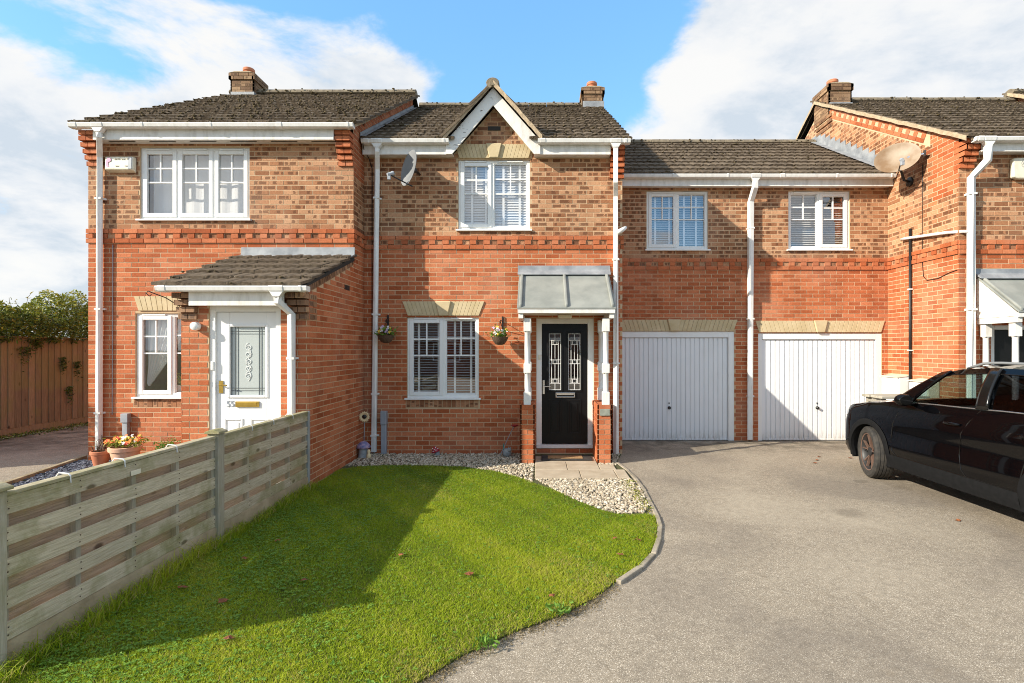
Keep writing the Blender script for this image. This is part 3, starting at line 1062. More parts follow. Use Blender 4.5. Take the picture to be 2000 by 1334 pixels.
# edging stones along the curve of the lawn
kerb = bpy.data.objects.new('kerb', None); col.objects.link(kerb); kerb['kind'] = 'structure'
seg = []
for a, b in zip(KERB[:-1], KERB[1:]):
    a = Vector(a); b = Vector(b); n = max(1, round((b - a).length / 0.42))
    for i in range(n):
        seg.append((a.lerp(b, i / n), a.lerp(b, (i + 1) / n)))
for (a, b) in seg:
    dirv = (b - a); L = dirv.length; ang = math.atan2(dirv.y, dirv.x)
    m = MB().box(0.004, L - 0.004, -0.024, 0.024, -0.05, 0.024 + rnd.uniform(-0.008, 0.006))
    m.xf(Matrix.Translation((a.x, a.y, 0)) @ Matrix.Rotation(ang + rnd.gauss(0, 0.012), 4, 'Z'))
    mk('edging_stone', m, MAT['kerb'], kerb, bevel=0.009)

# paving slabs in front of the black door
path = bpy.data.objects.new('path', None); col.objects.link(path); path['kind'] = 'structure'
for (x0, x1, y0, y1) in ((-0.075, 0.385, 7.47, 8.02), (0.393, 0.85, 7.47, 8.02), (-0.07, 0.545, 6.98, 7.462), (0.553, 1.03, 6.98, 7.462), (1.038, 1.19, 6.98, 7.462), (-0.075, 0.85, 8.028, 8.42), (0.858, 1.08, 7.47, 7.80)):
    m = MB().box(x0, x1, y0, y1, -0.02, 0.030 + rnd.uniform(-0.003, 0.003))
    mk('paving_slab', m, MAT['slab'], path, bevel=0.006)

# slate bed by the neighbour's porch
sheet('slate_bed', [(-6.62, 6.2), (-2.98, 6.2), (-2.98, 6.6), (-4.52, 6.6), (-4.52, 8.18), (-7.18, 8.18)], 0.008, 'earth')
edge = bpy.data.objects.new('kerb', None); col.objects.link(edge); edge['kind'] = 'structure'
A, B = Vector((-6.64, 6.2)), Vector((-7.20, 8.35))
for i in range(4):
    a = A.lerp(B, i / 4); b = A.lerp(B, (i + 1) / 4)
    m = MB().box(0.003, (b - a).length - 0.003, -0.03, 0.03, -0.05, 0.055)
    m.xf(Matrix.Translation((a.x, a.y, 0)) @ Matrix.Rotation(math.atan2((b - a).y, (b - a).x), 4, 'Z'))
    mk('edging_board', m, MAT['gravelboard'], edge, bevel=0.006)
mk('paving_slab', MB().box(-6.9, -5.6, 5.55, 6.19, -0.02, 0.035), MAT['slab'], path, bevel=0.006)

# ---------------------------------------------------------------- the houses
SL = 0.585
SA = math.atan(SL)
SD = (0, math.cos(SA), math.sin(SA))
MAT['plain'] = simple('plain_brick_wall', (0.42, 0.13, 0.06), 0.9, (0.5, 0.2, 0.1), 9)


def shell(parent, x0, x1, y0, y1, eave, ridge_y, ridge_z, y_eave, gable_l=True, gable_r=True, notch=None):
    """the unseen rest of a house: back wall, side walls, floor line and both roof decks"""
    m = MB()
    m.v = [(x0, y_eave, eave), (x1, y_eave, eave), (x1, ridge_y, ridge_z), (x0, ridge_y, ridge_z), (x0, 2 * ridge_y - y_eave, eave), (x1, 2 * ridge_y - y_eave, eave)]
    m.f = [(0, 1, 2, 3), (3, 2, 5, 4)]
    if notch:
        # leave the deck open where a gablet wall rises through it
        xa, xb, ys = notch
        zs = eave + (ys - y_eave) * (ridge_z - eave) / (ridge_y - y_eave)
        m.v += [(xa, y_eave, eave), (xa, ys, zs), (xb, ys, zs), (xb, y_eave, eave), (x0, ys, zs), (x1, ys, zs)]
        m.f = [(0, 6, 7, 10), (9, 1, 11, 8), (10, 11, 2, 3), (3, 2, 5, 4)]
    roof = mk('roof', m, MAT['deck'], parent)
    yb = 2 * ridge_y - y0
    w = MB()
    w.v = [(x0, yb, 0), (x1, yb, 0), (x1, yb, eave), (x0, yb, eave)]; w.f = [(0, 1, 2, 3)]
    for on, x in ((gable_l, x0), (gable_r, x1)):
        if on:
            k = len(w.v); x = x + (.075 if x == x0 else -.075)
            w.v += [(x, y0 + .05, 0), (x, yb, 0), (x, yb, eave), (x, ridge_y, ridge_z - 0.05), (x, y0 + .05, eave)]
            w.f.append((k, k + 1, k + 2, k + 3, k + 4))
    mk('back_wall', w, MAT['plain'], parent)
    return roof


def verge(roof, x, y0, z0, y1, z1, w=0.07, h=0.055):
    """ragged mortar bedding along a sloping tile edge"""
    n = 26; rows = []
    for i in range(n + 1):
        t = i / n; y = y0 + (y1 - y0) * t; z = z0 + (z1 - z0) * t
        j = rnd.uniform(-0.008, 0.008)
        rows.append([(x - w / 2, y, z - h + j), (x - w / 2, y, z + j * .5), (x + w / 2, y, z + j * .5), (x + w / 2, y, z - h - j)])
    mk('verge', MB().grid(rows), MAT['verge'], roof)


BAND_N = 3.375
redbuff = lambda zb: (lambda z, k, u: 'red' if z < zb else (None if z < zb + 0.225 else 'buff'))

# ---- end house, door 55
LH = thing('brick_house', 'brick house with white door numbered 55 and lean-to tiled porch', 'house', (-4.95, 8.2, 0))
bwL = Brickwork()
XL0, XL1, YL = -7.01, -2.895, 8.18
LW = (-6.21, -4.51, 3.749, 4.861); LW2 = (-6.28, -5.02, 0.993, 2.288)
wl = wall_face(bwL, LH, (XL0, YL), (1, 0), (0, -1), XL1 - XL0, 0, 4.95, redbuff(BAND_N),
               [(LW[0] - XL0, LW[1] - XL0, LW[2], LW[3]), (LW2[0] - XL0, LW2[1] - XL0, LW2[2], LW2[3])], skip=[(LW2[0] - XL0 - .03, LW2[1] - XL0 + .03, LW2[2] - .16, LW2[2] - .02), (2.55, 4.1, 0, 2.4)])
band(bwL, wl, (XL0 - 0.02, YL), (1, 0), (0, -1), XL1 - XL0 + 0.04, BAND_N)
soldier(bwL, wl, LW2[0] - .02, LW2[1] + .02, LW2[2] - 0.155, YL)
kneeler(bwL, wl, XL0, XL0 + 0.225, YL, 5.06, [0.03, 0.065, 0.10, 0.14, 0.175, 0.175])
kneeler(bwL, wl, XL1 - 0.225, XL1, YL, 5.06, [0.03, 0.065, 0.10, 0.14, 0.175, 0.175])
roofL = shell(LH, XL0 - 0.06, XL1 + 0.07, YL, 0, 5.115, 12.0, 7.495, 7.93, gable_r=False)
tiled_slope(roofL, (XL0 - 0.09, 7.93, 5.13), (1, 0, 0), SD, XL1 - XL0 + 0.19, 4.72, moss=1500)
ridge(roofL, XL0 + 0.0, XL1 + 0.09, 12.0, 7.56)
verge(roofL, XL1 + 0.07, 7.95, 5.13, 12.0, 7.51)
PR = lambda y: 2.50 + (y - 6.36) * 0.372                    # porch roof line
leftroof = lambda y: 5.13 + (min(y, 24 - y) - 7.93) * SL - 0.04
midroof = lambda y: 5.09 + (min(y, 25 - y) - 8.43) * SL
side = wall_face(bwL, LH, (XL1, 6.61), (0, 1), (1, 0), 2.10, 0, 5.4,
                 lambda z, k, u: 'red' if z < BAND_N or z > 4.45 else (None if z < BAND_N + .225 else 'buff'),
                 top=lambda u: (PR(6.61 + u) - 0.14) if u < 1.57 else leftroof(6.61 + u), us_extra=(1.5695, 1.5705), off=0.1125)
band(bwL, side, (XL1, YL), (0, 1), (1, 0), 0.5, BAND_N)
strip = wall_face(bwL, LH, (XL1, 8.70), (0, 1), (1, 0), 3.30, 4.9, 7.6, lambda z, k, u: 'red', top=lambda u: leftroof(8.70 + u), bot=lambda u: midroof(8.7 + u) - 0.05, off=0.06)
# brick-on-edge course along the porch slope, and the air brick
for i in range(17):
    y = 6.44 + i * 0.1; s = math.atan(0.372)
    bwL.add(side, (XL1 + 0.012, y, PR(y) - 0.085), (0, math.cos(s), math.sin(s)), (1, 0, 0), 0.092, 0.10, 0.03, 'brown', (0, -math.sin(s), math.cos(s)))
mk('air_brick', MB().box(XL1 - 0.01, XL1 + 0.006, 7.80, 8.00, 2.62, 2.69), MAT['black_paint'], LH)
porch = wall_face(bwL, LH, (-4.50, 6.61), (1, 0), (0, -1), 1.605, 0, 2.46, lambda z, k, u: 'red', [(0.347, 1.246, -0.01, 2.28)], off=0.1125)
porch2 = wall_face(bwL, LH, (-4.50, 6.61), (0, 1), (-1, 0), 1.57, 0, 3.2, lambda z, k, u: 'red', top=lambda u: PR(6.61 + u) - 0.05)
kneeler(bwL, porch, -4.515, -4.29, 6.61, 2.43, [0.03, 0.07, 0.11, 0.15], 'brown')
kneeler(bwL, porch, -3.12, -2.895, 6.61, 2.43, [0.03, 0.07, 0.11, 0.15], 'brown')
# the brown quoins turn the corner
for i in range(4):
    bwL.add(side, (XL1 + 0.004, 6.61 + 0.06, 2.43 - 0.034 - i * 0.085), (0, 1, 0), (1, 0, 0), 0.10, 0.066, 0.02, 'brown')
    bwL.add(side, (XL1 + 0.004, 6.61 + 0.17, 2.43 - 0.034 - i * 0.085), (0, 1, 0), (1, 0, 0), 0.10, 0.066, 0.02, 'brown')
PA = math.atan(0.372)
pr = mk('porch_roof', MB().prism([(6.38, 2.46), (6.38, 2.49), (8.18, 3.165), (8.18, 3.10)], -4.66, -2.88, 'x'), MAT['deck'], LH)
tiled_slope(pr, (-4.68, 6.35, 2.505), (1, 0, 0), (0, math.cos(PA), math.sin(PA)), 1.82, 1.86, moss=60)
mk('flashing', MB().prism([(8.176, 3.31), (8.164, 3.31), (8.158, 3.20), (8.02, 3.145), (8.02, 3.13), (8.176, 3.185)], -4.63, -2.87, 'x'), MAT['lead'], LH, bevel=0.004)
mk('fascia', MB().box(-4.285, -3.125, 6.425, 6.445, 2.265, 2.47), MAT['paint'], LH, bevel=0.003)
mk('soffit', MB().box(-4.285, -3.125, 6.445, 6.62, 2.285, 2.297), MAT['paint'], LH)
gutter(LH, -4.62, -2.80, 6.425, 2.495, (-3.17,))
pipe(LH, [(-3.17, 6.37, 2.40), (-3.17, 6.37, 2.31), (-3.09, 6.55, 2.17), (-3.09, 6.555, 0.0)], clips=(1.62, 0.6))
# eaves
mk('fascia', MB().box(-6.775, -3.13, 7.985, 8.01, 4.905, 5.09), MAT['paint'], LH, bevel=0.003)
sf = mk('soffit', MB().box(-6.775, -3.13, 8.01, 8.18, 4.915, 4.93), MAT['paint'], LH)
for i in range(6):
    mk('soffit_vent', MB().box(-6.6 + i * 0.62, -6.2 + i * 0.62, 8.06, 8.085, 4.911, 4.914), MAT['black_paint'], sf)
gutter(LH, -7.06, -2.80, 7.985, 5.12, (-6.63,))
pipe(LH, [(-6.63, 7.93, 5.03), (-6.63, 7.93, 4.93), (-6.78, 8.12, 4.68), (-6.80, 8.125, 0.0)], clips=(4.05, 2.35, 0.75))
mk('cable', MB().tube([(-6.62, 8.17, 3.35), (-6.625, 8.17, 1.8), (-6.63, 8.17, 0.72)], 0.006, 5), MAT['grey_plastic'], LH)
mk('conduit', MB().box(-6.44, -6.36, 8.12, 8.18, 0.0, 0.62).box(-6.455, -6.345, 8.105, 8.18, 0.60, 0.74), MAT['grey_plastic'], LH, bevel=0.006)
chimney(LH, bwL, -6.90, -6.38, 11.75, 12.3, 7.30, 7.88)
window(LH, *LW, YL, [(-6.21, -5.64, True), (-5.64, -5.075, True), (-5.075, -4.51, True)])
window(LH, *LW2, YL, [(-6.28, -5.72, True), (-5.72, -5.02, False)])
lintel(LH, -6.22, -5.0, 2.33, 2.55, YL, 0.07, False, 8)
# the white door with its etched light
fr = MB(); fr.box(-4.153, -4.085, 6.63, 6.72, 0.0, 2.28); fr.box(-3.322, -3.254, 6.63, 6.72, 0.0, 2.28); fr.box(-4.085, -3.322, 6.63, 6.72, 2.205, 2.28)
mk('door_frame', fr, MAT['upvc'], LH, bevel=0.004)
dm = MB(); D0, D1 = -4.085, -3.322
dm.box(D0 + .004, D0 + .16, 6.66, 6.705, 0.05, 2.20); dm.box(D1 - .13, D1 - .004, 6.66, 6.705, 0.05, 2.20)
dm.box(D0 + .16, D1 - .13, 6.66, 6.705, 2.03, 2.20); dm.box(D0 + .16, D1 - .13, 6.66, 6.705, 0.05, 1.14)
door = mk('door', dm, MAT['white'], LH, bevel=0.004)
ft = MB(); frame_bars(ft, D0 + .14, D1 - .11, 1.12, 2.05, 6.645, 6.672, 0.035); mk('glazing_trim', ft, MAT['white'], door, bevel=0.008)
gx0, gx1, gz0, gz1 = D0 + .172, D1 - .142, 1.152, 2.018
pm = MB(); pm.v = [(gx0, 6.674, gz0), (gx1, 6.674, gz0), (gx1, 6.674, gz1), (gx0, 6.674, gz1)]; pm.f = [(0, 1, 2, 3)]
pane = mk('pane', pm, MAT['frosted'], door)
ll = MB()
for o in (0.012, 0.055, 0.088):
    ll.box(gx0 + o, gx0 + o + .005, 6.668, 6.672, gz0, gz1); ll.box(gx1 - o - .005, gx1 - o, 6.668, 6.672, gz0, gz1)
    if o > .02:
        ll.box(gx0, gx1, 6.669, 6.673, gz0 + o, gz0 + o + .005); ll.box(gx0, gx1, 6.669, 6.673, gz1 - o - .005, gz1 - o)
mk('lead_lines', ll, MAT['leadline'], door)
em = MB(); exm = (gx0 + gx1) / 2
for i in range(5):
    zc = 1.40 + i * 0.09; sg = 1 if i % 2 else -1
    em.tube([(exm + sg * 0.035 * math.sin(q * 0.5), 6.670, zc + 0.05 * math.cos(q * 0.5) * (1 - q / 22)) for q in range(16)], 0.004, 4)
    em.tube([(exm - sg * 0.03 * (1 - q / 14) * math.cos(q * .6), 6.670, zc + 0.035 * (1 - q / 14) * math.sin(q * .6)) for q in range(12)], 0.0035, 4)
em.tube([(exm + 0.03 * math.sin(q * 0.7), 6.670, 1.33 + q * 0.032) for q in range(16)], 0.004, 4)
mk('etched_scroll', em, MAT['etch'], door)
for (a, b) in ((D0 + .10, D0 + .335), (D1 - .335, D1 - .10)):
    pl = MB(); frame_bars(pl, a, b, 0.22, 0.86, 6.648, 6.664, 0.022); pl.box(a + .05, b - .05, 6.652, 6.664, 0.27, 0.81)
    mk('door_panel', pl, MAT['white'], door, bevel=0.006)
mk('letterbox', MB().box(D0 + .245, D0 + .54, 6.640, 6.664, 1.005, 1.075).box(D0 + .27, D0 + .515, 6.634, 6.645, 1.02, 1.062), MAT['brass'], door, bevel=0.003)
hd = MB().box(D0 + .035, D0 + .085, 6.648, 6.664, 1.18, 1.335); hd.tube([(D0 + .06, 6.65, 1.285), (D0 + .06, 6.61, 1.285), (D0 + .16, 6.605, 1.28)], 0.009, 8)
mk('door_handle', hd, MAT['brass'], door)


def text(body, size, loc, mat, parent, ext=0.002, rot=(R(90), 0, 0), align='CENTER'):
    c = bpy.data.curves.new('lettering', 'FONT'); c.body = body; c.size = size; c.extrude = ext
    c.align_x = align; c.align_y = 'CENTER'
    o = bpy.data.objects.new('lettering', c); c.materials.append(MAT[mat])
    col.objects.link(o); bpy.context.view_layer.update()
    me = bpy.data.meshes.new_from_object(o.evaluated_get(bpy.context.evaluated_depsgraph_get()))
    bpy.data.objects.remove(o)
    me.transform(Matrix.Translation(loc) @ Matrix.Rotation(rot[0], 4, 'X'))
    o = bpy.data.objects.new('lettering', me)
    return link(o, parent)


tx = text('55', 0.105, (D0 + .175, 6.656, 1.04), 'grey_plastic', door, 0.004); tx.name = 'house_number'
mk('doorbell', MB().box(-4.135, -4.10, 6.612, 6.632, 1.47, 1.58), MAT['white'], LH, bevel=0.008)
pl = MB().lathe([(0.05, 0), (0.055, 0.03), (0.05, 0.07), (0.03, 0.085)], 16); pl.xf(Matrix.Translation((-4.29, 6.60, 2.02)) @ Matrix.Rotation(R(90), 4, 'X'))
mk('wall_lamp', pl, MAT['white'], LH, smooth=True, angle=40)
mk('basket_hook', MB().tube([(-4.52, 6.62, 2.27), (-4.62, 6.5, 2.37), (-4.72, 6.42, 2.42), (-4.76, 6.40, 2.44), (-4.78, 6.40, 2.41), (-4.75, 6.41, 2.38), (-4.73, 6.42, 2.40)], 0.006, 6), MAT['black_paint'], LH)
# lead flashing where the next roof meets this gable
fl = MB()
for i in range(16):
    y0 = 8.45 + i * 0.22; y1 = y0 + 0.235
    z = midroof(y0) + 0.04; z1 = midroof(y1) + 0.04
    fl.prism([(y0, z), (y1, z1), (y1, z1 + 0.065), (y0, z + 0.065)], XL1 + 0.008, XL1 + 0.016 + 0.002 * (i % 2), 'x')
    k = len(fl.v); fl.v += [(XL1 + 0.012, y0, z + 0.01), (XL1 + 0.012, y1, z1 + 0.01), (XL1 + 0.10, y1, z1 + 0.012), (XL1 + 0.10, y0, z + 0.006)]; fl.f.append((k, k + 1, k + 2, k + 3))
mk('flashing', fl, MAT['lead'], LH)
bwL.finish()

# ---- middle house, black door
MH = thing('brick_house', 'brick house with black front door, pointed gablet and grey canopy', 'house', (-0.77, 8.7, 0))
bwM = Brickwork()
XM0, XM1, YM = -2.895, 1.352, 8.68
MW = (-1.348, -0.168, 3.703, 4.849); MW2 = (-2.19, -1.01, 0.931, 2.262); MD = (-0.062, 0.885, 0.106, 2.237)
GA, GZ, GS = -0.757, 5.70, 1.13
gtop = lambda u: max(4.93, GZ - abs(u + XM0 - GA) * GS)
wm = wall_face(bwM, MH, (XM0, YM), (1, 0), (0, -1), XM1 - XM0, 0, 5.75, redbuff(BAND_N),
               [(a - XM0, b - XM0, c, d) for a, b, c, d in (MW, MW2, MD)], off=0.05, top=gtop,
               us_extra=(GA - XM0, GA - XM0 - 0.68, GA - XM0 + 0.68), skip=[(MW2[0] - XM0 - .02, MW2[1] - XM0 + .02, MW2[2] - .16, MW2[2] - .02), (MW[0] - XM0, MW[1] - XM0, 4.86, 5.10)])
band(bwM, wm, (XM0, YM), (1, 0), (0, -1), XM1 - XM0 + 0.02, BAND_N, 0.06)
soldier(bwM, wm, MW2[0] - .01, MW2[1] + .01, MW2[2] - 0.155, YM)
kneeler(bwM, wm, XM1 - 0.205, XM1 + 0.02, YM, 5.03, [0.03, 0.06, 0.09, 0.12, 0.15, 0.165])
mk('air_brick', MB().box(GA - 0.105, GA + 0.105, YM - 0.012, YM + 0.01, 5.33, 5.395), MAT['dark'], MH)
roofM = shell(MH, XM0 - 0.02, XM1 + 0.05, YM, 0, 5.075, 12.5, 7.455, 8.43, gable_l=False, notch=(GA - .74, GA + .74, 8.74))
gab = lambda c: c.z > 6.03 - abs(c.x - GA) * GS - 0.10 or c.y > 10.1
tiled_slope(roofM, (XM0 + 0.02, 8.43, 5.09), (1, 0, 0), SD, XM1 - XM0 + 0.08, 4.72, keep=gab, moss=900)
ridge(roofM, XM0 + 0.05, XM1 + 0.08, 12.5, 7.50)
# gablet: two little slopes, verge, barge boards
GR = 6.02
g0 = MB(); yb = 10.05
for s in (-1, 1):
    k = len(g0.v); g0.v += [(GA, 8.42, GR), (GA + s * 0.80, 8.42, GR - 0.80 * GS), (GA + s * 0.80, 8.60, GR - 0.80 * GS), (GA, yb, GR)]; g0.f.append((k, k + 1, k + 2, k + 3))
gro = mk('gablet_roof', g0, MAT['deck'], MH)
ga = math.atan(GS); ca, sa = math.cos(ga), math.sin(ga)
over = lambda c: c.z > midroof(c.y) - 0.02
tiled_slope(gro, (GA - 0.80, 10.02, GR - 0.80 * GS), (0, -1, 0), (ca, 0, sa), 1.62, 1.0, keep=over, maxrow=3)
tiled_slope(gro, (GA + 0.80, 8.40, GR - 0.80 * GS), (0, 1, 0), (-ca, 0, sa), 1.62, 1.0, keep=over, maxrow=3)
for i in range(4):
    pts = [(GA + 0.105 * math.sin(t), GR - 0.045 + 0.085 * math.cos(t)) for t in [math.pi * (q / 8 - 0.5) * 0.95 for q in range(9)]] + [(GA + 0.085, GR - 0.09), (GA - 0.085, GR - 0.09)]
    mk('ridge_tile', MB().prism(pts, 8.39 + i * 0.42, 8.39 + i * 0.42 + 0.41, 'y'), MAT['ridge'], gro, bevel=0.006, seg=1)
for s in (-1, 1):
    rows = []
    for i in range(23):
        t = i / 22; x = GA + s * 0.79 * t; z = GR - 0.79 * t * GS; j = rnd.uniform(-.007, .007)
        rows.append([(x, 8.40, z - 0.075 + j), (x, 8.385 + j * .5, z + 0.012 + j), (x, 8.47, z + 0.02)])
    mk('verge', MB().grid(rows), MAT['verge'], gro)
    b = [(GA, 5.935), (GA + s * 0.76, 5.935 - 0.76 * GS), (GA + s * 0.76, 4.87), (GA + s * 0.66, 4.87), (GA, 5.655)]
    mk('bargeboard', MB().prism(b, 8.475, 8.50), MAT['peel'] if s < 0 else MAT['paint'], MH, bevel=0.003)
    sv = MB(); k = 0
    sv.v = [(GA, 8.50, 5.90), (GA + s * 0.76, 8.50, 5.90 - 0.76 * GS), (GA + s * 0.76, 8.68, 5.90 - 0.76 * GS), (GA, 8.68, 5.90)]; sv.f = [(0, 1, 2, 3)]
    mk('soffit', sv, MAT['paint'], MH)
mk('fascia', MB().box(XM0 + 0.03, GA - 0.66, 8.50, 8.52, 4.87, 5.06), MAT['paint'], MH, bevel=0.003)
mk('fascia', MB().box(GA + 0.66, XM1 - 0.215, 8.50, 8.52, 4.87, 5.06), MAT['paint'], MH, bevel=0.003)
mk('soffit', MB().box(XM0 + 0.03, GA - 0.66, 8.52, 8.68, 4.885, 4.90), MAT['paint'], MH)
mk('soffit', MB().box(GA + 0.66, XM1 - 0.215, 8.52, 8.68, 4.885, 4.90), MAT['paint'], MH)
gutter(MH, XM0 + 0.04, GA - 0.70, 8.50, 5.085, (-2.61,))
gutter(MH, GA + 0.72, XM1 + 0.09, 8.50, 5.085, (1.21,))
pipe(MH, [(-2.61, 8.445, 5.0), (-2.61, 8.445, 4.90), (-2.665, 8.62, 4.66), (-2.72, 8.625, 0.05)], clips=(4.2, 2.3, 1.0, 0.32))
pipe(MH, [(1.21, 8.445, 5.0), (1.21, 8.445, 4.40), (1.235, 8.62, 4.22), (1.24, 8.625, 0.02)], clips=(3.2, 1.5))
mk('waste_branch', MB().tube([(1.25, 8.60, 3.62), (1.33, 8.58, 3.67), (1.40, 8.62, 3.72)], [0.04, 0.038, 0.028], 10), MAT['gutter'], MH, smooth=True)
chimney(MH, bwM, 0.98, 1.47, 12.25, 12.75, 7.35, 7.80)
window(MH, *MW, YM, [(-1.348, -0.79, True), (-0.79, -0.168, False)])
window(MH, *MW2, YM, [(-2.19, -1.585, True), (-1.585, -1.01, False)])
lintel(MH, -2.175, -1.005, 2.285, 2.515, YM)
lintel(MH, -1.325, -0.19, 4.87, 5.095, YM - 0.012, 0.075)
# black door
fr = MB(); fr.box(MD[0], MD[0] + .088, YM + .02, YM + .09, MD[2], MD[3]); fr.box(MD[1] - .10, MD[1], YM + .02, YM + .09, MD[2], MD[3]); fr.box(MD[0] + .088, MD[1] - .10, YM + .02, YM + .09, MD[3] - .085, MD[3]); fr.box(MD[0], MD[1], YM - .03, YM + .09, MD[2], MD[2] + .055)
mk('door_frame', fr, MAT['upvc'], MH, bevel=0.004)
b0, b1, c0, c1 = MD[0] + .092, MD[1] - .104, 0.18, 2.148
yd = YM + .045
gl = [(b0 + .115, b0 + .315, 1.055, 1.99), (b1 - .315, b1 - .115, 1.055, 1.99)]
dm = MB()
xs = [b0, gl[0][0], gl[0][1], gl[1][0], gl[1][1], b1]
for i in range(0, 5, 2):
    dm.box(xs[i], xs[i + 1], yd, yd + .04, c0, c1)
for (a, b, c, d) in gl:
    dm.box(a, b, yd, yd + .04, c0, c); dm.box(a, b, yd, yd + .04, d, c1)
bd = mk('door', dm, MAT['door_black'], MH)
for (a, b, c, d) in gl:
    t_ = MB(); frame_bars(t_, a - .03, b + .03, c - .03, d + .03, yd - .012, yd + .006, 0.03); mk('glazing_trim', t_, MAT['door_black'], bd, bevel=0.006)
    p_ = MB(); p_.v = [(a, yd + .012, c), (b, yd + .012, c), (b, yd + .012, d), (a, yd + .012, d)]; p_.f = [(0, 1, 2, 3)]; mk('pane', p_, MAT['glass'], bd)
    xm = (a + b) / 2; w_ = b - a; h_ = d - c
    lm = MB()
    def lv(x, z0, z1): lm.box(x - .0045, x + .0045, yd + .004, yd + .010, z0, z1)
    def lh(z, x0, x1): lm.box(x0, x1, yd + .003, yd + .009, z - .0045, z + .0045)
    for fz in (0.12, 0.88): lh(c + h_ * fz, a, b)
    for dx in (-.055, .055): lv(xm + dx, c + h_ * .12, c + h_ * .88)
    for dx in (-.032, .032):
        for fz in (.16, .5, .84): lv(xm + dx, c + h_ * fz - .035, c + h_ * fz + .035)
    lv(xm, c, d)
    for fz in (.16, .5, .84):
        for dz in (-.032, .032): lh(c + h_ * fz + dz, a if fz == .5 else xm - .055, b if fz == .5 else xm + .055)
    lv(a + .005, c, d); lv(b - .005, c, d); lh(c + .005, a, b); lh(d - .005, a, b)
    mk('lead_lines', lm, MAT['whiteline'], bd)
    sq = MB()
    for fz in (.16, .5, .84): sq.box(xm - .020, xm + .020, yd - .001, yd + .008, c + h_ * fz - .020, c + h_ * fz + .020)
    mk('glass_square', sq, MAT['black_paint'], bd)
for (a, b) in ((b0 + .10, b0 + .325), (b1 - .325, b1 - .10)):
    pl = MB(); frame_bars(pl, a, b, 0.33, 0.905, yd - .010, yd + .004, 0.03)
    k = len(pl.v); q = 0.05
    pl.prism([(a + .035, .365), (b - .035, .365), (b - .035, .87), (a + .035, .87)], yd - .003, yd + .004)
    pl.prism([(a + .035 + q * .6, .365 + q * .6), (b - .035 - q * .6, .365 + q * .6), (b - .035 - q * .6, .87 - q * .6), (a + .035 + q * .6, .87 - q * .6)], yd - .014, yd - .001)
    mk('door_panel', pl, MAT['door_black'], bd, bevel=0.007)
lt = MB(); frame_bars(lt, b0 + .225, b0 + .545, .935, 1.015, yd - .022, yd + .002, .014); lt.box(b0 + .245, b0 + .525, yd - .014, yd, .975, 1.00)
mk('letterbox', lt, MAT['chrome'], bd, bevel=0.002)
hd = MB().box(b0 + .012, b0 + .045, yd - .016, yd + .002, .99, 1.22); hd.tube([(b0 + .028, yd - .01, 1.12), (b0 + .028, yd - .06, 1.12), (b0 + .145, yd - .062, 1.115)], .009, 8)
mk('door_handle', hd, MAT['chrome'], bd, bevel=0.004)
mk('doorbell', MB().box(MD[0] + .03, MD[0] + .065, YM + .004, YM + .022, 1.56, 1.64), MAT['cream'], MH, bevel=0.005)


def canopy(parent, x0, x1, yw, yf, ze, zt, cheek=False, lamp=True, mat='grp'):
    """lean-to sheet canopy over a door with rolls at the seams, on turned white posts"""
    sl = (zt - ze) / (yw - yf)
    c = mk('canopy', MB().prism([(yf, ze - 0.012), (yf, ze + 0.012), (yw, zt + 0.012), (yw, zt - 0.02)], x0, x1, 'x'), MAT[mat], parent, bevel=0.004)
    for x in (x0 + 0.05, (x0 + x1) / 2, x1 - 0.05):
        m = MB().prism([(yf - .004, ze + 0.008), (yf - .004, ze + 0.060), (yw, zt + 0.060), (yw, zt + 0.008)], x - .024, x + .024, 'x')
        mk('seam_roll', m, MAT[mat], c, bevel=0.014)
    mk('flashing', MB().prism([(yw - .004, zt + .12), (yw - .018, zt + .12), (yw - .026, zt + .05), (yw - .12, zt - .03), (yw - .12, zt - .045), (yw - .004, zt + .02)], x0 - .02, x1 + .02, 'x'), MAT['lead'], c, bevel=0.004)
    mk('fascia', MB().box(x0 + .01, x1 - .01, yf + .01, yf + .035, ze - .075, ze - .012), MAT['paint'], c, bevel=0.003)
    mk('ceiling_board', MB().box(x0 + .02, x1 - .02, yf + .035, yw - .002, ze - .06, ze - .045), MAT['cream'], c)
    if cheek:
        for x in (x0 + .012, x1 - .032):
            mk('cheek', MB().prism([(yf + .03, ze - .02), (yw - .001, zt - .03), (yw - .001, ze - .06), (yf + .03, ze - .06)], x, x + .02, 'x'), MAT['paint'], c, bevel=0.002)
    for x in (x0 + .02, x1 - .09):
        mk('side_beam', MB().box(x, x + .07, yf + .035, yw - .002, ze - .15, ze - .06), MAT['paint'], c, bevel=0.003)
    if lamp:
        mk('lamp', MB().box((x0 + x1) / 2 - .11, (x0 + x1) / 2 + .11, yw - .36, yw - .16, ze - .125, ze - .062), MAT['cream'], c, bevel=0.02)
    return c


def post(parent, x, y, z0, z1):
    m = MB()
    q = 0.054
    m.box(x - q, x + q, y - q, y + q, z0, z0 + .20)
    m.box(x - q, x + q, y - q, y + q, z1 - .20, z1)
    zc = z0 + (z1 - z0) * .37
    m.box(x - q, x + q, y - q, y + q, zc, zc + .14)
    for (a, b) in ((z0 + .20, zc), (zc + .14, z1 - .20)):
        m.lathe([(.052, a), (.040, a + .02), (.042, (a + b) / 2), (.040, b - .02), (.052, b)], 14, (x, y, 0))
    return mk('post', m, MAT['paint'], parent, smooth=True, angle=35, bevel=0.005)


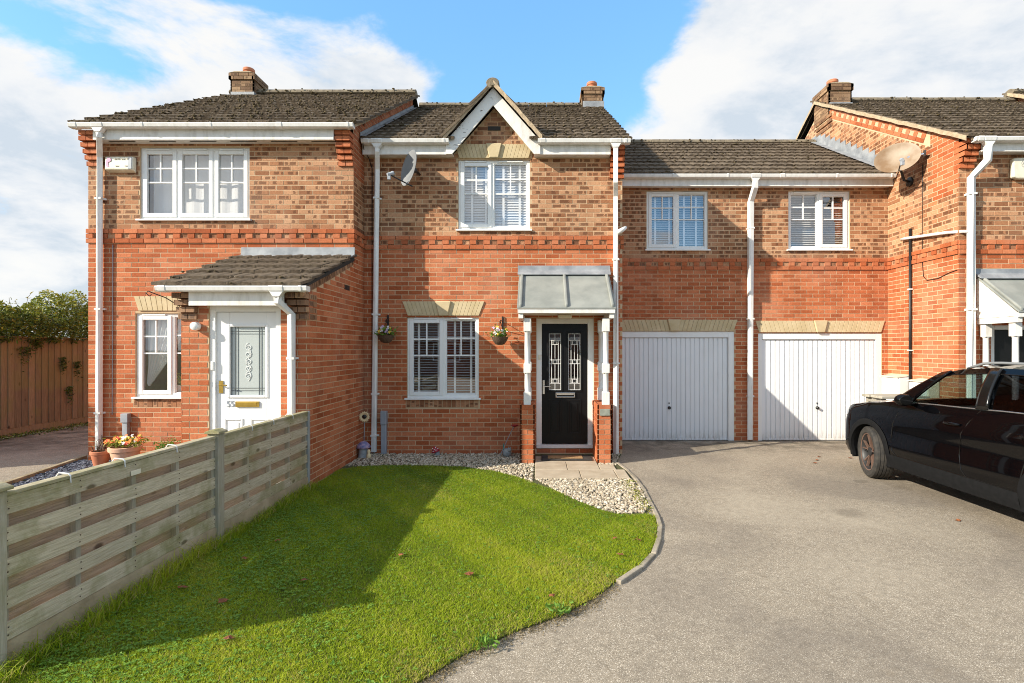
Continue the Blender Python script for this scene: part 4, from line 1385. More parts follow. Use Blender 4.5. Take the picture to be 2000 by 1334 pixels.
canopy(MH, -0.345, 1.13, YM, 7.86, 2.345, 2.985)
for (x, y) in ((-0.195, 8.00), (0.995, 8.00), (-0.195, 8.62), (0.995, 8.62)):
    post(MH, x, y, 0.885 if y < 8.3 else 0.90, 2.20)
for (x0, x1) in ((-0.298, -0.083), (0.861, 1.077)):
    pw = mk('pier', MB().box(x0 + .006, x1 - .006, 7.926, 8.68, 0, .86), MAT['mortar'], MH)
    for k in range(12):
        z = k * .075 + .0375
        if k % 2: bwM.add(pw, ((x0 + x1) / 2, 7.92, z), (1, 0, 0), (0, -1, 0), x1 - x0, .065, .02, 'red')
        else:
            for a, b in ((x0, x0 + .1025), (x0 + .1125, x1)): bwM.add(pw, ((a + b) / 2, 7.92, z), (1, 0, 0), (0, -1, 0), b - a, .065, .02, 'red')
        for (xx, nn) in ((x0, -1), (x1, 1)):
            u = 7.92 - (.1125 if k % 2 else 0)
            while u < 8.67:
                s, e = max(7.92, u), min(8.67, u + .215)
                if e - s > .03: bwM.add(pw, (xx, (s + e) / 2, z), (0, -nn, 0), (nn, 0, 0), e - s, .065, .02, 'red')
                u += .225
    u = 7.92
    while u < 8.6:
        bwM.add(pw, ((x0 + x1) / 2, u + .051, .880), (1, 0, 0), (0, 0, 1), x1 - x0 + .006, .1, .065, 'red', (0, 1, 0))
        u += .1125
mk('step', MB().box(MD[0] - .02, MD[1] + .02, YM - .02, YM + .1, 0, .10), MAT['mortar'], MH)
for i in range(4):
    bwM.add(wm, (MD[0] + .12 + i * .235, YM - .026, .065), (1, 0, 0), (0, -1, 0), .225, .065, .02, 'red')
mk('house_plaque', MB().box(.895, 1.045, 7.900, 7.918, .735, .835), MAT['slate_plaque'] if 'slate_plaque' in MAT else simple('green_slate', (.20, .215, .175), .6, (.30, .31, .26), 14), MH, bevel=0.004)
mk('conduit', MB().box(-2.60, -2.515, 8.60, 8.68, 0, .50).box(-2.605, -2.51, 8.59, 8.68, .50, .72), MAT['grey_plastic'], MH, bevel=0.008)
mk('cable', MB().tube([(-2.83, 8.40, 5.05), (-2.84, 8.50, 4.95), (-2.80, 8.62, 4.85), (-2.76, 8.66, 4.70), (-2.765, 8.665, 0.05)], 0.007, 5), MAT['black_paint'], MH)
bwM.finish()

# ---- garages with rooms over, between the two houses
GH = thing('garage_building', 'set-back brick garage block with two ribbed white doors and upstairs windows', 'garage', (4.0, 10.0, 0))
bwG = Brickwork()
XG0, XG1, YG = 1.352, 6.57, 9.966
BAND_G = 3.225
GW = [(2.013, 3.174, 3.617, 4.72), (4.693, 5.854, 3.617, 4.72)]
GD = [(1.362, 3.667, 0.0, 2.065), (4.122, 6.454, 0.0, 2.03)]
wg = wall_face(bwG, GH, (XG0, YG), (1, 0), (0, -1), XG1 - XG0, 0, 4.80, redbuff(BAND_G), [(a - XG0, b - XG0, c, d) for a, b, c, d in GW + GD], off=0.02)
band(bwG, wg, (XG0, YG), (1, 0), (0, -1), XG1 - XG0, BAND_G, 0.03)
roofG = shell(GH, XG0 + 0.01, XG1 - 0.01, YG, 0, 4.95, 12.63, 6.64, 9.73, False, False)
tiled_slope(roofG, (XG0 - 0.02, 9.73, 4.965), (1, 0, 0), SD, XG1 - XG0 + 0.01, 3.36, moss=420, jit=0.7)
ridge(roofG, XG0, XG1 - 0.02, 12.63, 6.68)
mk('fascia', MB().box(XG0, XG1 - 0.005, 9.80, 9.82, 4.76, 4.92), MAT['paint'], GH, bevel=0.003)
mk('soffit', MB().box(XG0, XG1 - 0.005, 9.82, 9.966, 4.775, 4.79), MAT['paint'], GH)
gutter(GH, XG0 + 0.01, XG1 - 0.02, 9.80, 4.956, (3.97,))
pipe(GH, [(3.97, 9.745, 4.87), (3.97, 9.745, 4.72), (3.955, 9.905, 4.50), (3.945, 9.91, 0.03)], clips=(4.0, 2.3, 0.85), w=0.045)
for i, (a, b, c, d) in enumerate(GW):
    m_ = (a + b) / 2
    window(GH, a, b, c, d, YG, [(a, m_, i == 0), (m_, b, i == 1)])
lintel(GH, 1.40, 3.655, 2.075, 2.285, YG, 0.075, True, 13)
lintel(GH, 4.135, 6.44, 2.05, 2.265, YG, 0.07, True, 13)
for i, (a, b, c, d) in enumerate(GD):
    fr = MB(); fr.box(a, a + .075, YG + .01, YG + .085, 0, d); fr.box(b - .105, b, YG + .01, YG + .085, 0, d); fr.box(a + .075, b - .105, YG + .01, YG + .085, d - .115, d)
    f_ = mk('garage_door_frame', fr, MAT['upvc'], GH, bevel=0.004)
    p0, p1, q1 = a + .082, b - .112, d - .125
    n = 24; rows = [[], []]
    st = (p1 - p0) / n
    for k in range(n):
        x = p0 + k * st
        for (dx, dy) in ((0, .0), (st * .76, .0), (st * .82, .020), (st * .94, .020)):
            rows[0].append((x + dx, YG + .035 + dy, .035)); rows[1].append((x + dx, YG + .035 + dy, q1))
    rows[0].append((p1, YG + .035, .035)); rows[1].append((p1, YG + .035, q1))
    gd = mk('garage_door', MB().grid(rows), MAT['garage'], GH)
    mk('bottom_rail', MB().box(p0, p1, YG + .028, YG + .07, .005, .037), MAT['garage'], gd)
    hx = p0 + (p1 - p0) * (.475 if i == 0 else .49)
    hm = MB().lathe([(.030, 0), (.030, .012), (.020, .02), (.026, .04), (.018, .05)], 14); hm.xf(Matrix.Translation((hx, YG + .034, .62)) @ Matrix.Rotation(R(90), 4, 'X'))
    hm.box(hx - .012, hx + .006, YG + .026, YG + .036, .69, .72)
    mk('door_handle', hm, MAT['black_paint'], gd, smooth=True, angle=40)
bwG.finish()

# ---- house with the gable wall beside the garages
RH = thing('brick_house', 'brick house whose tall gable wall rises beside the garages', 'house', (8.6, 8.4, 0))
bwR = Brickwork()
XR0, XR1, YR = 6.57, 11.2, 8.28
RD = (7.08, 8.0, 0.06, 2.11)
wr = wall_face(bwR, RH, (XR0, YR), (1, 0), (0, -1), XR1 - XR0, 0, 4.80, redbuff(BAND_G), [(RD[0] - XR0, RD[1] - XR0, RD[2], RD[3]), (2.6, 3.8, 3.6, 4.7), (2.3, 3.6, .9, 2.2)])
band(bwR, wr, (XR0, YR), (1, 0), (0, -1), XR1 - XR0, BAND_G)
rroof = lambda y: 4.97 + (min(y, 25 - y) - 8.03) * SL
groof = lambda y: 4.965 + (min(y, 25.26 - y) - 9.73) * SL
gside = wall_face(bwR, RH, (XR0, YR), (0, 1), (-1, 0), 8.2, 0, 7.6,
                  lambda z, k, u: 'red' if (z < BAND_G or (u < .62 and z > 4.28 - .35 * u)) else (None if z < BAND_G + .225 else 'buff'),
                  top=lambda u: rroof(YR + u) - (0.02 if u < .62 else .30),
                  bot=lambda u: 0.0 if YR + u < 9.97 else groof(YR + u) - 0.06, us_extra=(.6195, .6205, 1.688, 1.692, 4.22), off=0.1125)
band(bwR, gside, (XR0, YR), (0, 1), (-1, 0), YG - YR, BAND_G)
# sloping band under the verge
mb = MB().prism([(8.88, rroof(8.88) - .33), (8.88, rroof(8.88) - .02), (12.5, rroof(12.5) - .02), (12.5, rroof(12.5) - .33)], XR0 - .002, XR0 + .05, 'x')
vb = mk('verge_band', mb, MAT['mortar'], RH)
dv = Vector((0, math.cos(SA), math.sin(SA))); up_ = Vector((0, -math.sin(SA), math.cos(SA)))
base = Vector((XR0 - .012, 8.90, rroof(8.90) - .02))
for r, dep in ((0, .045), (1, .12), (2, .195)):
    u = 0.02; i = 0
    L = .215 if r != 1 else .1025
    while u < 4.05:
        c = base + dv * (u + L / 2) - up_ * (dep + .01) * 1.0
        rec = r == 1 and i % 2
        bwR.add(vb, c + Vector((.010 if rec else 0, 0, 0)), dv, (-1, 0, 0), L, .065, .02, 'buff' if rec else 'red', up_)
        u += L + .01; i += 1
for k, pr in enumerate((.04, .08, .12, .16, .19)):
    z = 4.60 + k * .085
    for (a, b) in ((XR0 - .002, XR0 + .10), (XR0 + .11, XR0 + .215)):
        bwR.add(wr, ((a + b) / 2, YR - pr, z), (1, 0, 0), (0, -1, 0), b - a, .066, pr + .02, 'red')
    bwR.add(gside, (XR0 - .003, YR - pr / 2 + .05, z), (0, 1, 0), (-1, 0, 0), pr + .10, .066, .02, 'red')
roofR = shell(RH, XR0 - .05, XR1, YR, 0, 4.955, 12.5, 7.57, 8.03, False, True)
tiled_slope(roofR, (XR0 - .06, 8.03, 4.975), (1, 0, 0), SD, XR1 - XR0 + .06, 5.17, moss=700, jit=.8)
ridge(roofR, XR0 + .1, XR1, 12.5, 7.62)
verge(roofR, XR0 - .035, 8.03, 4.985, 12.5, 7.60, .09, .07)
verge(roofR, XR0 - .035, 12.5, 7.60, 16.9, 5.02, .09, .07)
mk('fascia', MB().box(XR0 + .22, XR1, 8.10, 8.12, 4.77, 4.93), MAT['paint'], RH, bevel=0.003)
mk('soffit', MB().box(XR0 + .22, XR1, 8.12, 8.28, 4.785, 4.80), MAT['paint'], RH)
gutter(RH, XR0 + .04, XR1, 8.10, 4.962, (6.83,))
pipe(RH, [(6.83, 8.045, 4.87), (6.83, 8.045, 4.62), (6.715, 8.215, 4.40), (6.715, 8.215, 0.0)], clips=(4.15, 2.35, .8), w=.045)
chimney(RH, bwR, 6.545, 7.06, 11.95, 12.6, 6.95, 7.74)
for k in range(3):
    z = 6.98 - k * .11
    for i in range(4): bwR.add(gside, (XR0 - .04 + .012 * k, 11.93 + i * .17, z + .03), (0, 1, 0), (-1, 0, 0), .16, .066, .06, 'brown')
fl = MB()
for i in range(15):
    y0 = 9.72 + i * .2; y1 = y0 + .215
    z = groof(y0) + .05; z1 = groof(y1) + .05
    fl.prism([(y0, z), (y1, z1), (y1, z1 + .16), (y0 + .02, z1 + .16)], XR0 - .010 - .002 * (i % 2), XR0 - .004, 'x')
    k = len(fl.v); fl.v += [(XR0 - .006, y0, z + .01), (XR0 - .006, y1, z1 + .01), (XR0 - .18, y1, z1 + .008), (XR0 - .18, y0, z + .002)]; fl.f.append((k, k + 1, k + 2, k + 3))
mk('flashing', fl, MAT['lead'], RH)
canopy(RH, 6.84, 8.30, YR, 7.54, 2.27, 2.87, True, False)
for (x, y) in ((6.94, 7.70), (6.94, 8.21), (8.2, 7.70), (8.2, 8.21)):
    post(RH, x, y, 0.0, 2.12)
fr = MB(); frame_bars(fr, RD[0], RD[1], RD[2], RD[3], YR + .02, YR + .09, .07); mk('door_frame', fr, MAT['upvc'], RH, bevel=.004)
mk('door', MB().box(RD[0] + .075, RD[1] - .075, YR + .045, YR + .08, RD[2] + .07, RD[3] - .075).box(RD[0] + .2, RD[1] - .2, YR + .035, YR + .05, .3, .9), MAT['door_black'], RH, bevel=.004)
window(RH, XR0 + 2.6, XR0 + 3.8, 3.6, 4.7, YR, [(XR0 + 2.6, XR0 + 3.2, True), (XR0 + 3.2, XR0 + 3.8, False)])
window(RH, XR0 + 2.3, XR0 + 3.6, .9, 2.2, YR, [(XR0 + 2.3, XR0 + 2.95, True), (XR0 + 2.95, XR0 + 3.6, False)])
# pipes and cables on the gable wall
xw = XR0 - .03
pipe(RH, [(xw, 9.32, 3.86), (xw, 9.32, 0.3)], w=.024, n=10, mat='brownpipe' if 'brownpipe' in MAT else 'black_paint', name='soil_pipe', clips=())
mk('pipe_clips', MB().box(xw - .035, xw + .03, 9.29, 9.35, 2.78, 2.80).box(xw - .035, xw + .03, 9.29, 9.35, 1.70, 1.72), MAT['white'], RH)
mk('waste_pipe', MB().tube([(xw - .02, 9.52, 3.71), (xw - .02, 9.40, 3.705), (xw - .02, 8.45, 3.60), (6.62, 8.24, 3.57), (6.70, 8.22, 3.56)], .025, 8), MAT['gutter'], RH, smooth=True)
mk('cable', MB().tube([(XR0 - .008, 9.05, 4.9), (XR0 - .008, 9.06, 3.3), (XR0 - .008, 9.03, 2.98), (XR0 - .008, 8.95, 2.90), (XR0 - .008, 8.70, 2.90), (XR0 - .008, 8.45, 2.96), (XR0 - .008, 8.30, 2.98)], .006, 5), MAT['black_paint'], RH)
bwR.finish()

# ---- the next house along, of which only a verge and gable tip show
NH = thing('brick_house', 'brick house with a higher gable beyond the gable-walled house', 'house', (13.4, 8.6, 0))
bwN = Brickwork()
nroof = lambda y: 5.30 + (min(y, 25 - y) - 8.3) * SL
nw = wall_face(bwN, NH, (11.2, 8.5), (0, 1), (-1, 0), 8.0, 4.9, 7.8, lambda z, k, u: 'red', top=lambda u: nroof(8.5 + u) - .03, bot=lambda u: rroof(8.5 + u) - .05, us_extra=(4.0,))
nf = wall_face(bwN, NH, (11.2, 8.5), (1, 0), (0, -1), 4.3, 0, 5.2, redbuff(BAND_N))
roofN = shell(NH, 11.14, 15.5, 8.5, 0, 5.29, 12.5, 7.76, 8.3, False, True)
tiled_slope(roofN, (11.12, 8.3, 5.31), (1, 0, 0), SD, 4.4, 4.9)
ridge(roofN, 11.1, 15.5, 12.5, 7.82)
verge(roofN, 11.13, 8.3, 5.32, 12.5, 7.80, .12, .08)
bwN.finish()

# ---------------------------------------------------------------- the low fence between the gardens
FX = -2.90
FN = thing('garden_fence', 'low weathered grey slatted fence between lawn and slate bed', 'fence', (FX, 4.7, 0))
POSTS = [2.777, 4.72, 6.545]
for i, y in enumerate(POSTS):
    if i < 2:
        m = MB().box(FX - .048, FX + .048, y - .048, y + .048, 0, .985)
        p = mk('post', m, MAT['postwood'], FN, bevel=.006)
        mk('post_cap', MB().prism([(FX - .066, .985), (FX + .066, .985), (FX + .066, 1.003), (FX + .02, 1.02), (FX - .02, 1.02), (FX - .066, 1.003)], y - .066, y + .066), MAT['greywood'], p, bevel=.004)
    else:
        mk('post', MB().box(FX - .03, FX + .035, y - .025, y + .028, 0, .965), MAT['grey_post'] if 'grey_post' in MAT else simple('galvanised_post', (.25, .26, .26), .6, (.34, .35, .35), 6), FN, bevel=.004)
for (ya, yb) in ((POSTS[0] + .05, POSTS[1] - .05), (POSTS[1] + .05, POSTS[2] - .027)):
    z = .165
    k = 0
    top = .945
    nb = 5
    pitch = (top - .165 - .098) / (nb - 1)
    for k in range(nb):
        z = .165 + k * pitch
        w = .098
        sag = rnd.uniform(-.004, .004)
        # proud board: bowed a little towards the lawn between the battens
        rows = []
        n = 10
        for q in range(n + 1):
            t = q / n; y = ya + (yb - ya) * t
            bow = .004 * math.sin(t * math.pi * 4) + rnd.uniform(-.001, .001)
            zz = z + sag * math.sin(t * math.pi)
            rows.append([(FX + .012 + bow, y, zz), (FX + .024 + bow, y, zz), (FX + .024 + bow, y, zz + w), (FX + .012 + bow, y, zz + w), (FX + .012 + bow, y, zz)])
        m = MB().grid(rows)
        m.f += [(0, 1, 2, 3), tuple(len(m.v) - 5 + i for i in (3, 2, 1, 0))]
        mk('board', m, MAT['greywood'], FN)
        if k < nb - 1:
            zb = z + w - .022
            mk('board', MB().box(FX - .040, FX - .028, ya, yb, zb, zb + pitch - w + .044), MAT['backwood'], FN)
    for q in range(5):
        y = ya + .02 + (yb - ya - .04) * q / 4
        mk('batten', MB().box(FX - .028, FX + .012, y - .018, y + .018, .15, .935), MAT['postwood'], FN)
    mk('cap_rail', MB().box(FX - .036, FX + .034, ya, yb, .946, .968), MAT['greywood'], FN, bevel=.004)
    rows = []
    for q in range(25):
        t = q / 24; y = ya - .04 + (yb - ya + .08) * t; j = rnd.uniform(-.006, .006)
        rows.append([(FX + .03 + j, y, -.02), (FX + .032 + j, y, .145 + j), (FX + .012, y, .172 + j), (FX - .045, y, .172), (FX - .03, y, -.02)])
    mk('gravel_board', MB().grid(rows), MAT['gravelboard'], FN, smooth=True)
nl = MB()
for (ya, yb) in ((POSTS[0] + .05, POSTS[1] - .05), (POSTS[1] + .05, POSTS[2] - .027)):
    for k in range(5):
        for q in range(5):
            y = ya + .02 + (yb - ya - .04) * q / 4
            for dz in (.028, .07): nl.blob((FX + .0275, y + rnd.uniform(-.006, .006), .165 + k * (.945 - .165 - .098) / 4 + dz), (.003, .0042, .0042), 5, 4)
no = mk('nails', nl, MAT['twig'], FN); no['kind'] = 'stuff'
mk('label_plate', MB().box(FX + .027, FX + .031, 3.70, 3.79, .845, .88), MAT['cream'], FN, bevel=.002)
for y in (3.21, 3.63, 4.15, 5.24, 5.66, 6.10):
    m = MB().tube([(FX - .045, y, .90), (FX - .045, y, .965), (FX - .03, y, .985), (FX + .03, y, .980), (FX + .042, y, .965), (FX + .042, y, .925)], .0045, 6)
    tag(mk('fence_clip', m, MAT['white'], smooth=True, angle=50), 'small white plastic clip hooked over the top of the low slatted fence', 'clip', 'clips on the low fence')

# ---------------------------------------------------------------- tall fence and hedge past the side drive
TF = thing('board_fence', 'tall brown vertical-board fence along the side drive, below the hedge', 'fence', (-10.5, 11, 0))
y = 6.4; i = 0
while y < 16.5:
    w = .155 + rnd.uniform(-.006, .006)
    j = rnd.uniform(-.004, .004)
    t = rnd.uniform(-.012, .012)
    m = MB(); z1 = 1.955 + rnd.uniform(-.012, .01)
    m.prism([(-10.5 + .006 + j, y), (-10.5 + .026 + j, y), (-10.5 + .014 + j, y + w), (-10.5 + .002 + j, y + w)], .17, z1, 'z')
    mk('board', m, MAT['brownwood'], TF)
    y += w - .012; i += 1
for z in (.45, 1.05, 1.65):
    mk('rail', MB().box(-10.58, -10.505, 6.4, 16.5, z, z + .08), MAT['brownwood'], TF)
mk('cap_rail', MB().box(-10.53, -10.44, 6.4, 16.5, 1.962, 1.985), MAT['brownwood'], TF, bevel=.004)
mk('gravel_board', MB().box(-10.53, -10.485, 6.4, 16.5, 0, .168), MAT['brownwood'], TF, bevel=.004)


def leaf_cloud(n, fpos, size, tint, asp=0.62):
    """n small two-triangle leaves; fpos(rng,n) gives centres, tint(rng, centres) gives colours"""
    c = fpos(nrg, n)
    n = len(c)
    d = nrg.normal(size=(n, 3)); d[:, 2] *= .7; d /= np.linalg.norm(d, axis=1)[:, None]
    e = nrg.normal(size=(n, 3)); e -= (e * d).sum(1)[:, None] * d; e /= np.linalg.norm(e, axis=1)[:, None]
    nn = np.cross(d, e)
    s = size * nrg.uniform(.6, 1.35, n)[:, None]
    V = np.stack([c - d * s, c + e * s * asp * .5 + nn * s * .12, c + d * s, c - e * s * asp * .5 + nn * s * .12], 1).reshape(-1, 3)
    Fc = np.arange(n * 4).reshape(-1, 4)
    t = tint(nrg, c)
    A = np.zeros((n, 4, 4)); A[:, :, 0] = t[:, None]; A[:, :, 1] = np.array([.2, .6, 1, .6]); A[:, :, 3] = 1
    return V, Fc, A.reshape(-1, 4)


HG = thing('hedge', 'overgrown ivy hedge hanging over the tall brown fence', 'hedge', (-11.0, 11, 0))


def hedge_pos(g, n):
    m = n * 3
    y = g.uniform(6.2, 16.8, m); x = -11.05 + g.uniform(-.75, .72, m)
    h = 2.76 + .20 * np.sin(y * 2.1 + .7) + .15 * np.sin(y * 5.3) + .09 * np.sin(y * 11 + x * 6) - .35 * ((x + 11.05) / .75) ** 2
    z = 1.85 + (h - 1.85) * g.uniform(0, 1, m) ** .7
    edge = (np.abs(x + 11.05) > .45) | (z > h - .28) | (g.uniform(0, 1, m) < .35)
    hol = np.sin(x * 9 + z * 7) * np.sin(y * 6.1 + z * 5.0) + .35 * np.sin(y * 14)
    k = edge & (hol > -.55)
    return np.stack([x, y, z], 1)[k][:n]


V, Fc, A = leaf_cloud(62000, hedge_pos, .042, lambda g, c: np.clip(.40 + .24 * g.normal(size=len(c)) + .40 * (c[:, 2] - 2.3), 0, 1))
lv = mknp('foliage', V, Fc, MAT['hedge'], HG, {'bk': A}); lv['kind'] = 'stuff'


def drip_pos(g, n):
    out = []
    for (y, z, r, l) in ((10.72, 1.78, .10, .34), (10.95, 1.9, .07, .14), (11.55, 1.55, .04, .3), (11.9, 1.45, .05, .3), (9.3, 1.9, .12, .2), (11.7, .9, .04, .35), (8.2, 1.85, .2, .25)):
        k = n // 7
        out.append(np.stack([-10.46 + g.uniform(0, .05, k), y + g.normal(0, r, k), z - np.abs(g.normal(0, l * .5, k))], 1))
    y = g.uniform(6.4, 16.5, n)
    out.append(np.stack([-10.45 + g.uniform(-.1, .08, n), y, 1.96 + g.uniform(-.06, .1, n)], 1))
    return np.concatenate(out)


V, Fc, A = leaf_cloud(800, drip_pos, .034, lambda g, c: np.clip(.18 + .18 * g.normal(size=len(c)), 0, 1))
lv = mknp('ivy', V, Fc, MAT['hedge'], HG, {'bk': A}); lv['kind'] = 'stuff'
m = MB()
sv, sf = [], []
for _ in range(46):
    y = rnd.uniform(6.6, 16); x = -11.05 + rnd.uniform(-.5, .5); z = 2.45
    p = [(x, y, z)]; L = rnd.uniform(.15, .5)
    for q in range(4):
        x += rnd.uniform(-.06, .06); y += rnd.uniform(-.07, .07); z += L / 4 + rnd.uniform(-.02, .02); p.append((x, y, z))
        for _k in range(3): sv.append((x + rnd.uniform(-.04, .04), y + rnd.uniform(-.04, .04), z + rnd.uniform(-.03, .03)))
    m.tube(p, .004, 4)
for q in range(8):
    yy = 7 + q * 1.2; m.tube([(-11.05, yy, 0), (-11.0, yy + .1, 1.2), (-11.1, yy - .1, 2.3)], .025, 6)
st = mk('stems', m, MAT['twig'], HG); st['kind'] = 'stuff'
V, Fc, A = leaf_cloud(len(sv), lambda g, n: np.array(sv), .032, lambda g, c: np.clip(.75 + .15 * g.normal(size=len(c)), 0, 1))
lv = mknp('leaf_sprays', V, Fc, MAT['hedge'], HG, {'bk': A}); lv['kind'] = 'stuff'
# weeds at the foot of the tall fence
V, Fc, A = leaf_cloud(2600, lambda g, n: np.stack([-10.42 + np.abs(g.normal(0, .16, n)), g.uniform(6.4, 16.5, n), g.uniform(.0, .07, n)], 1), .03, lambda g, c: np.clip(.3 + .25 * g.normal(size=len(c)), 0, 1))
o = mknp('weeds', V, Fc, MAT['hedge'], None, {'bk': A}); tag(o, 'low weeds and leaf litter at the foot of the tall fence', 'weeds', None, 'stuff')

# ---------------------------------------------------------------- grass, gravel, slate
lp = np.array(LAWN)


def scatter(poly, n):
    p = np.array(poly); lo, hi = p.min(0), p.max(0)
    q = nrg.uniform(lo, hi, (int(n * 2.2), 2))
    q = q[inside_poly(q, poly)]
    return q[:n]


def dens(q, f, s=0.0):
    return np.sin(q[:, 0] * f + 1.3 + s) * np.sin(q[:, 1] * f * .9 + .4 - s) + .6 * np.sin(q[:, 0] * f * 2.3 + q[:, 1] * f * 1.7 + s)


def blades(poly, n, hmin, hmax, wid, dry=0.06):
    q = scatter(poly, n)
    # more blades near the camera than far away, where they are small
    q = q[nrg.uniform(0, 1, len(q)) < np.clip(5.2 / q[:, 1], .55, 1)]
    q = q + nrg.normal(0, .012, q.shape)
    n = len(q)
    a = nrg.uniform(0, 2 * np.pi, n); w = wid * nrg.uniform(.6, 1.3, n)
    patch = dens(q, 2.1); fine = dens(q, 7.3, .7)
    h = nrg.uniform(hmin, hmax, n) * (1 + .16 * patch + .10 * fine)
    lean = nrg.uniform(.3, 1.35, n) * h
    la = nrg.uniform(0, 2 * np.pi, n)
    side = np.stack([np.cos(a), np.sin(a), 0 * a], 1) * w[:, None]
    ld = np.stack([np.cos(la), np.sin(la), 0 * a], 1)
    base = np.concatenate([q, np.full((n, 1), .009)], 1)
    mid = base + ld * (lean * .35)[:, None] + np.array([0, 0, 1]) * (h * .62)[:, None]
    tip = base + ld * lean[:, None] + np.array([0, 0, 1]) * (h * .96)[:, None]
    V = np.stack([base - side, base + side, mid + side * .75, mid - side * .75, tip + side * .12, tip - side * .12], 1).reshape(-1, 3)
    i = np.arange(n)[:, None] * 6
    Fc = np.concatenate([i + np.array([[0, 1, 2, 3]]), i + np.array([[3, 2, 4, 5]])])
    t = np.clip(.46 + .17 * nrg.normal(size=n) + .13 * patch + .09 * fine + .10 * dens(q, .9, 1.1), 0, .90)
    ed = np.zeros(n)
    for (ex, ey) in LAWN_EDGE: ed = np.maximum(ed, np.exp(-((q[:, 0] - ex) ** 2 + (q[:, 1] - ey) ** 2) / .035))
    dr = nrg.uniform(0, 1, n) < (dry + .35 * ed + .22 * (dens(q, 1.6, 2.2) > 1.0) + .10 * (fine > 1.0))
    t[dr] = nrg.uniform(.88, 1, dr.sum())
    A = np.zeros((n, 6, 4)); A[:, :, 0] = t[:, None]; A[:, :, 1] = np.array([0, 0, .6, .6, 1, 1]); A[:, :, 3] = 1
    return V, Fc, A.reshape(-1, 4)


V, Fc, A = blades(LAWN, 390000, .012, .029, .0020)
o = mknp('grass', V, Fc, MAT['grass'], None, {'bk': A})
tag(o, 'short green lawn grass between the low fence and the curved edging', 'grass', None, 'stuff')
# clover, mostly along the fence
q = scatter(LAWN, 26000)
k = nrg.uniform(0, 1, len(q)) < np.clip(.10 + .9 * np.exp(-(q[:, 0] + 2.35) ** 2 / .7) * (dens(q, 1.7, 2.0) > -.55), 0, 1)
q = q[k]; n = len(q)
hh = nrg.uniform(.018, .036, n)
C = []
for t3 in range(3):
    an = nrg.uniform(0, 2 * np.pi, n) if t3 == 0 else an + 2.09
    r = nrg.uniform(.006, .010, n)
    cx = q[:, 0] + np.cos(an) * r; cy = q[:, 1] + np.sin(an) * r
    pts = []
    for (u, v) in ((-1, 0), (0, -.8), (1.1, 0), (0, .8)):
        pts.append(np.stack([cx + (np.cos(an) * u - np.sin(an) * v) * r, cy + (np.sin(an) * u + np.cos(an) * v) * r, hh + nrg.normal(0, .002, n)], 1))
    C.append(np.stack(pts, 1))
C = np.concatenate(C).reshape(-1, 3)
A = np.zeros((len(C), 4)); A[:, 0] = np.repeat(np.clip(.5 + .25 * nrg.normal(size=n * 3), 0, 1), 4); A[:, 1] = .8; A[:, 3] = 1
o = mknp('clover', C, np.arange(len(C)).reshape(-1, 4), MAT['clover'], None, {'bk': A})
tag(o, 'clover growing among the grass on the fence side of the lawn', 'clover', None, 'stuff')
# long grass along the foot of the low fence
V, Fc, A = blades([(-2.87, 1.8), (-2.74, 1.8), (-2.76, 6.6), (-2.87, 6.6)], 3800, .04, .14, .0028, .18)
o = mknp('long_grass', V, Fc, MAT['grass'], None, {'bk': A}); tag(o, 'long uncut grass along the foot of the low slatted fence', 'grass', None, 'stuff')
V, Fc, A = blades([(-6.75, 6.0), (-6.5, 6.0), (-6.5, 6.3), (-6.75, 6.35)], 500, .06, .16, .003, .05)
o = mknp('grass_tuft', V, Fc, MAT['grass'], None, {'bk': A}); tag(o, 'bright tuft of long grass at the corner of the slate bed', 'grass', None, 'stuff')

ICO_V = []
ph = (1 + 5 ** .5) / 2
for a, b in ((1, ph), (-1, ph), (1, -ph), (-1, -ph)):
    ICO_V += [(0, a, b), (a, b, 0), (b, 0, a)]
ICO_V = np.array(ICO_V) / math.sqrt(1 + ph * ph)
bmi = bmesh.new()
for v in ICO_V: bmi.verts.new(v)
bmesh.ops.convex_hull(bmi, input=bmi.verts)
bmi.verts.ensure_lookup_table(); bmi.verts.index_update()
ICO_F = np.array([[v.index for v in f.verts] for f in bmi.faces])
ICO_V = np.array([v.co[:] for v in bmi.verts])


def stones(q, z, rmin, rmax, flat, tint):
    n = len(q)
    r = nrg.uniform(rmin, rmax, n)
    V = np.repeat(ICO_V[None], n, 0) * nrg.uniform(.72, 1.25, (n, 12, 1))
    V = V * np.stack([r * nrg.uniform(.8, 1.3, n), r * nrg.uniform(.7, 1.1, n), r * flat * nrg.uniform(.7, 1.2, n)], 1)[:, None]
    rx = nrg.normal(0, .5, n)[:, None]; c, s = np.cos(rx), np.sin(rx)
    y = V[:, :, 1] * c - V[:, :, 2] * s; zz = V[:, :, 1] * s + V[:, :, 2] * c
    a = nrg.uniform(0, 6.28, n)[:, None]
    x2 = V[:, :, 0] * np.cos(a) - y * np.sin(a); y2 = V[:, :, 0] * np.sin(a) + y * np.cos(a)
    V = np.stack([x2 + q[:, 0:1], y2 + q[:, 1:2], zz + z + (r * flat * .6)[:, None] * nrg.uniform(.3, 1.6, n)[:, None]], 2)
    Fc = (np.arange(n)[:, None, None] * 12 + ICO_F[None]).reshape(-1, 3)
    A = np.zeros((n, 12, 4)); A[:, :, 0] = tint(n)[:, None]; A[:, :, 1] = .75; A[:, :, 3] = 1
    return V.reshape(-1, 3), Fc, A.reshape(-1, 4)


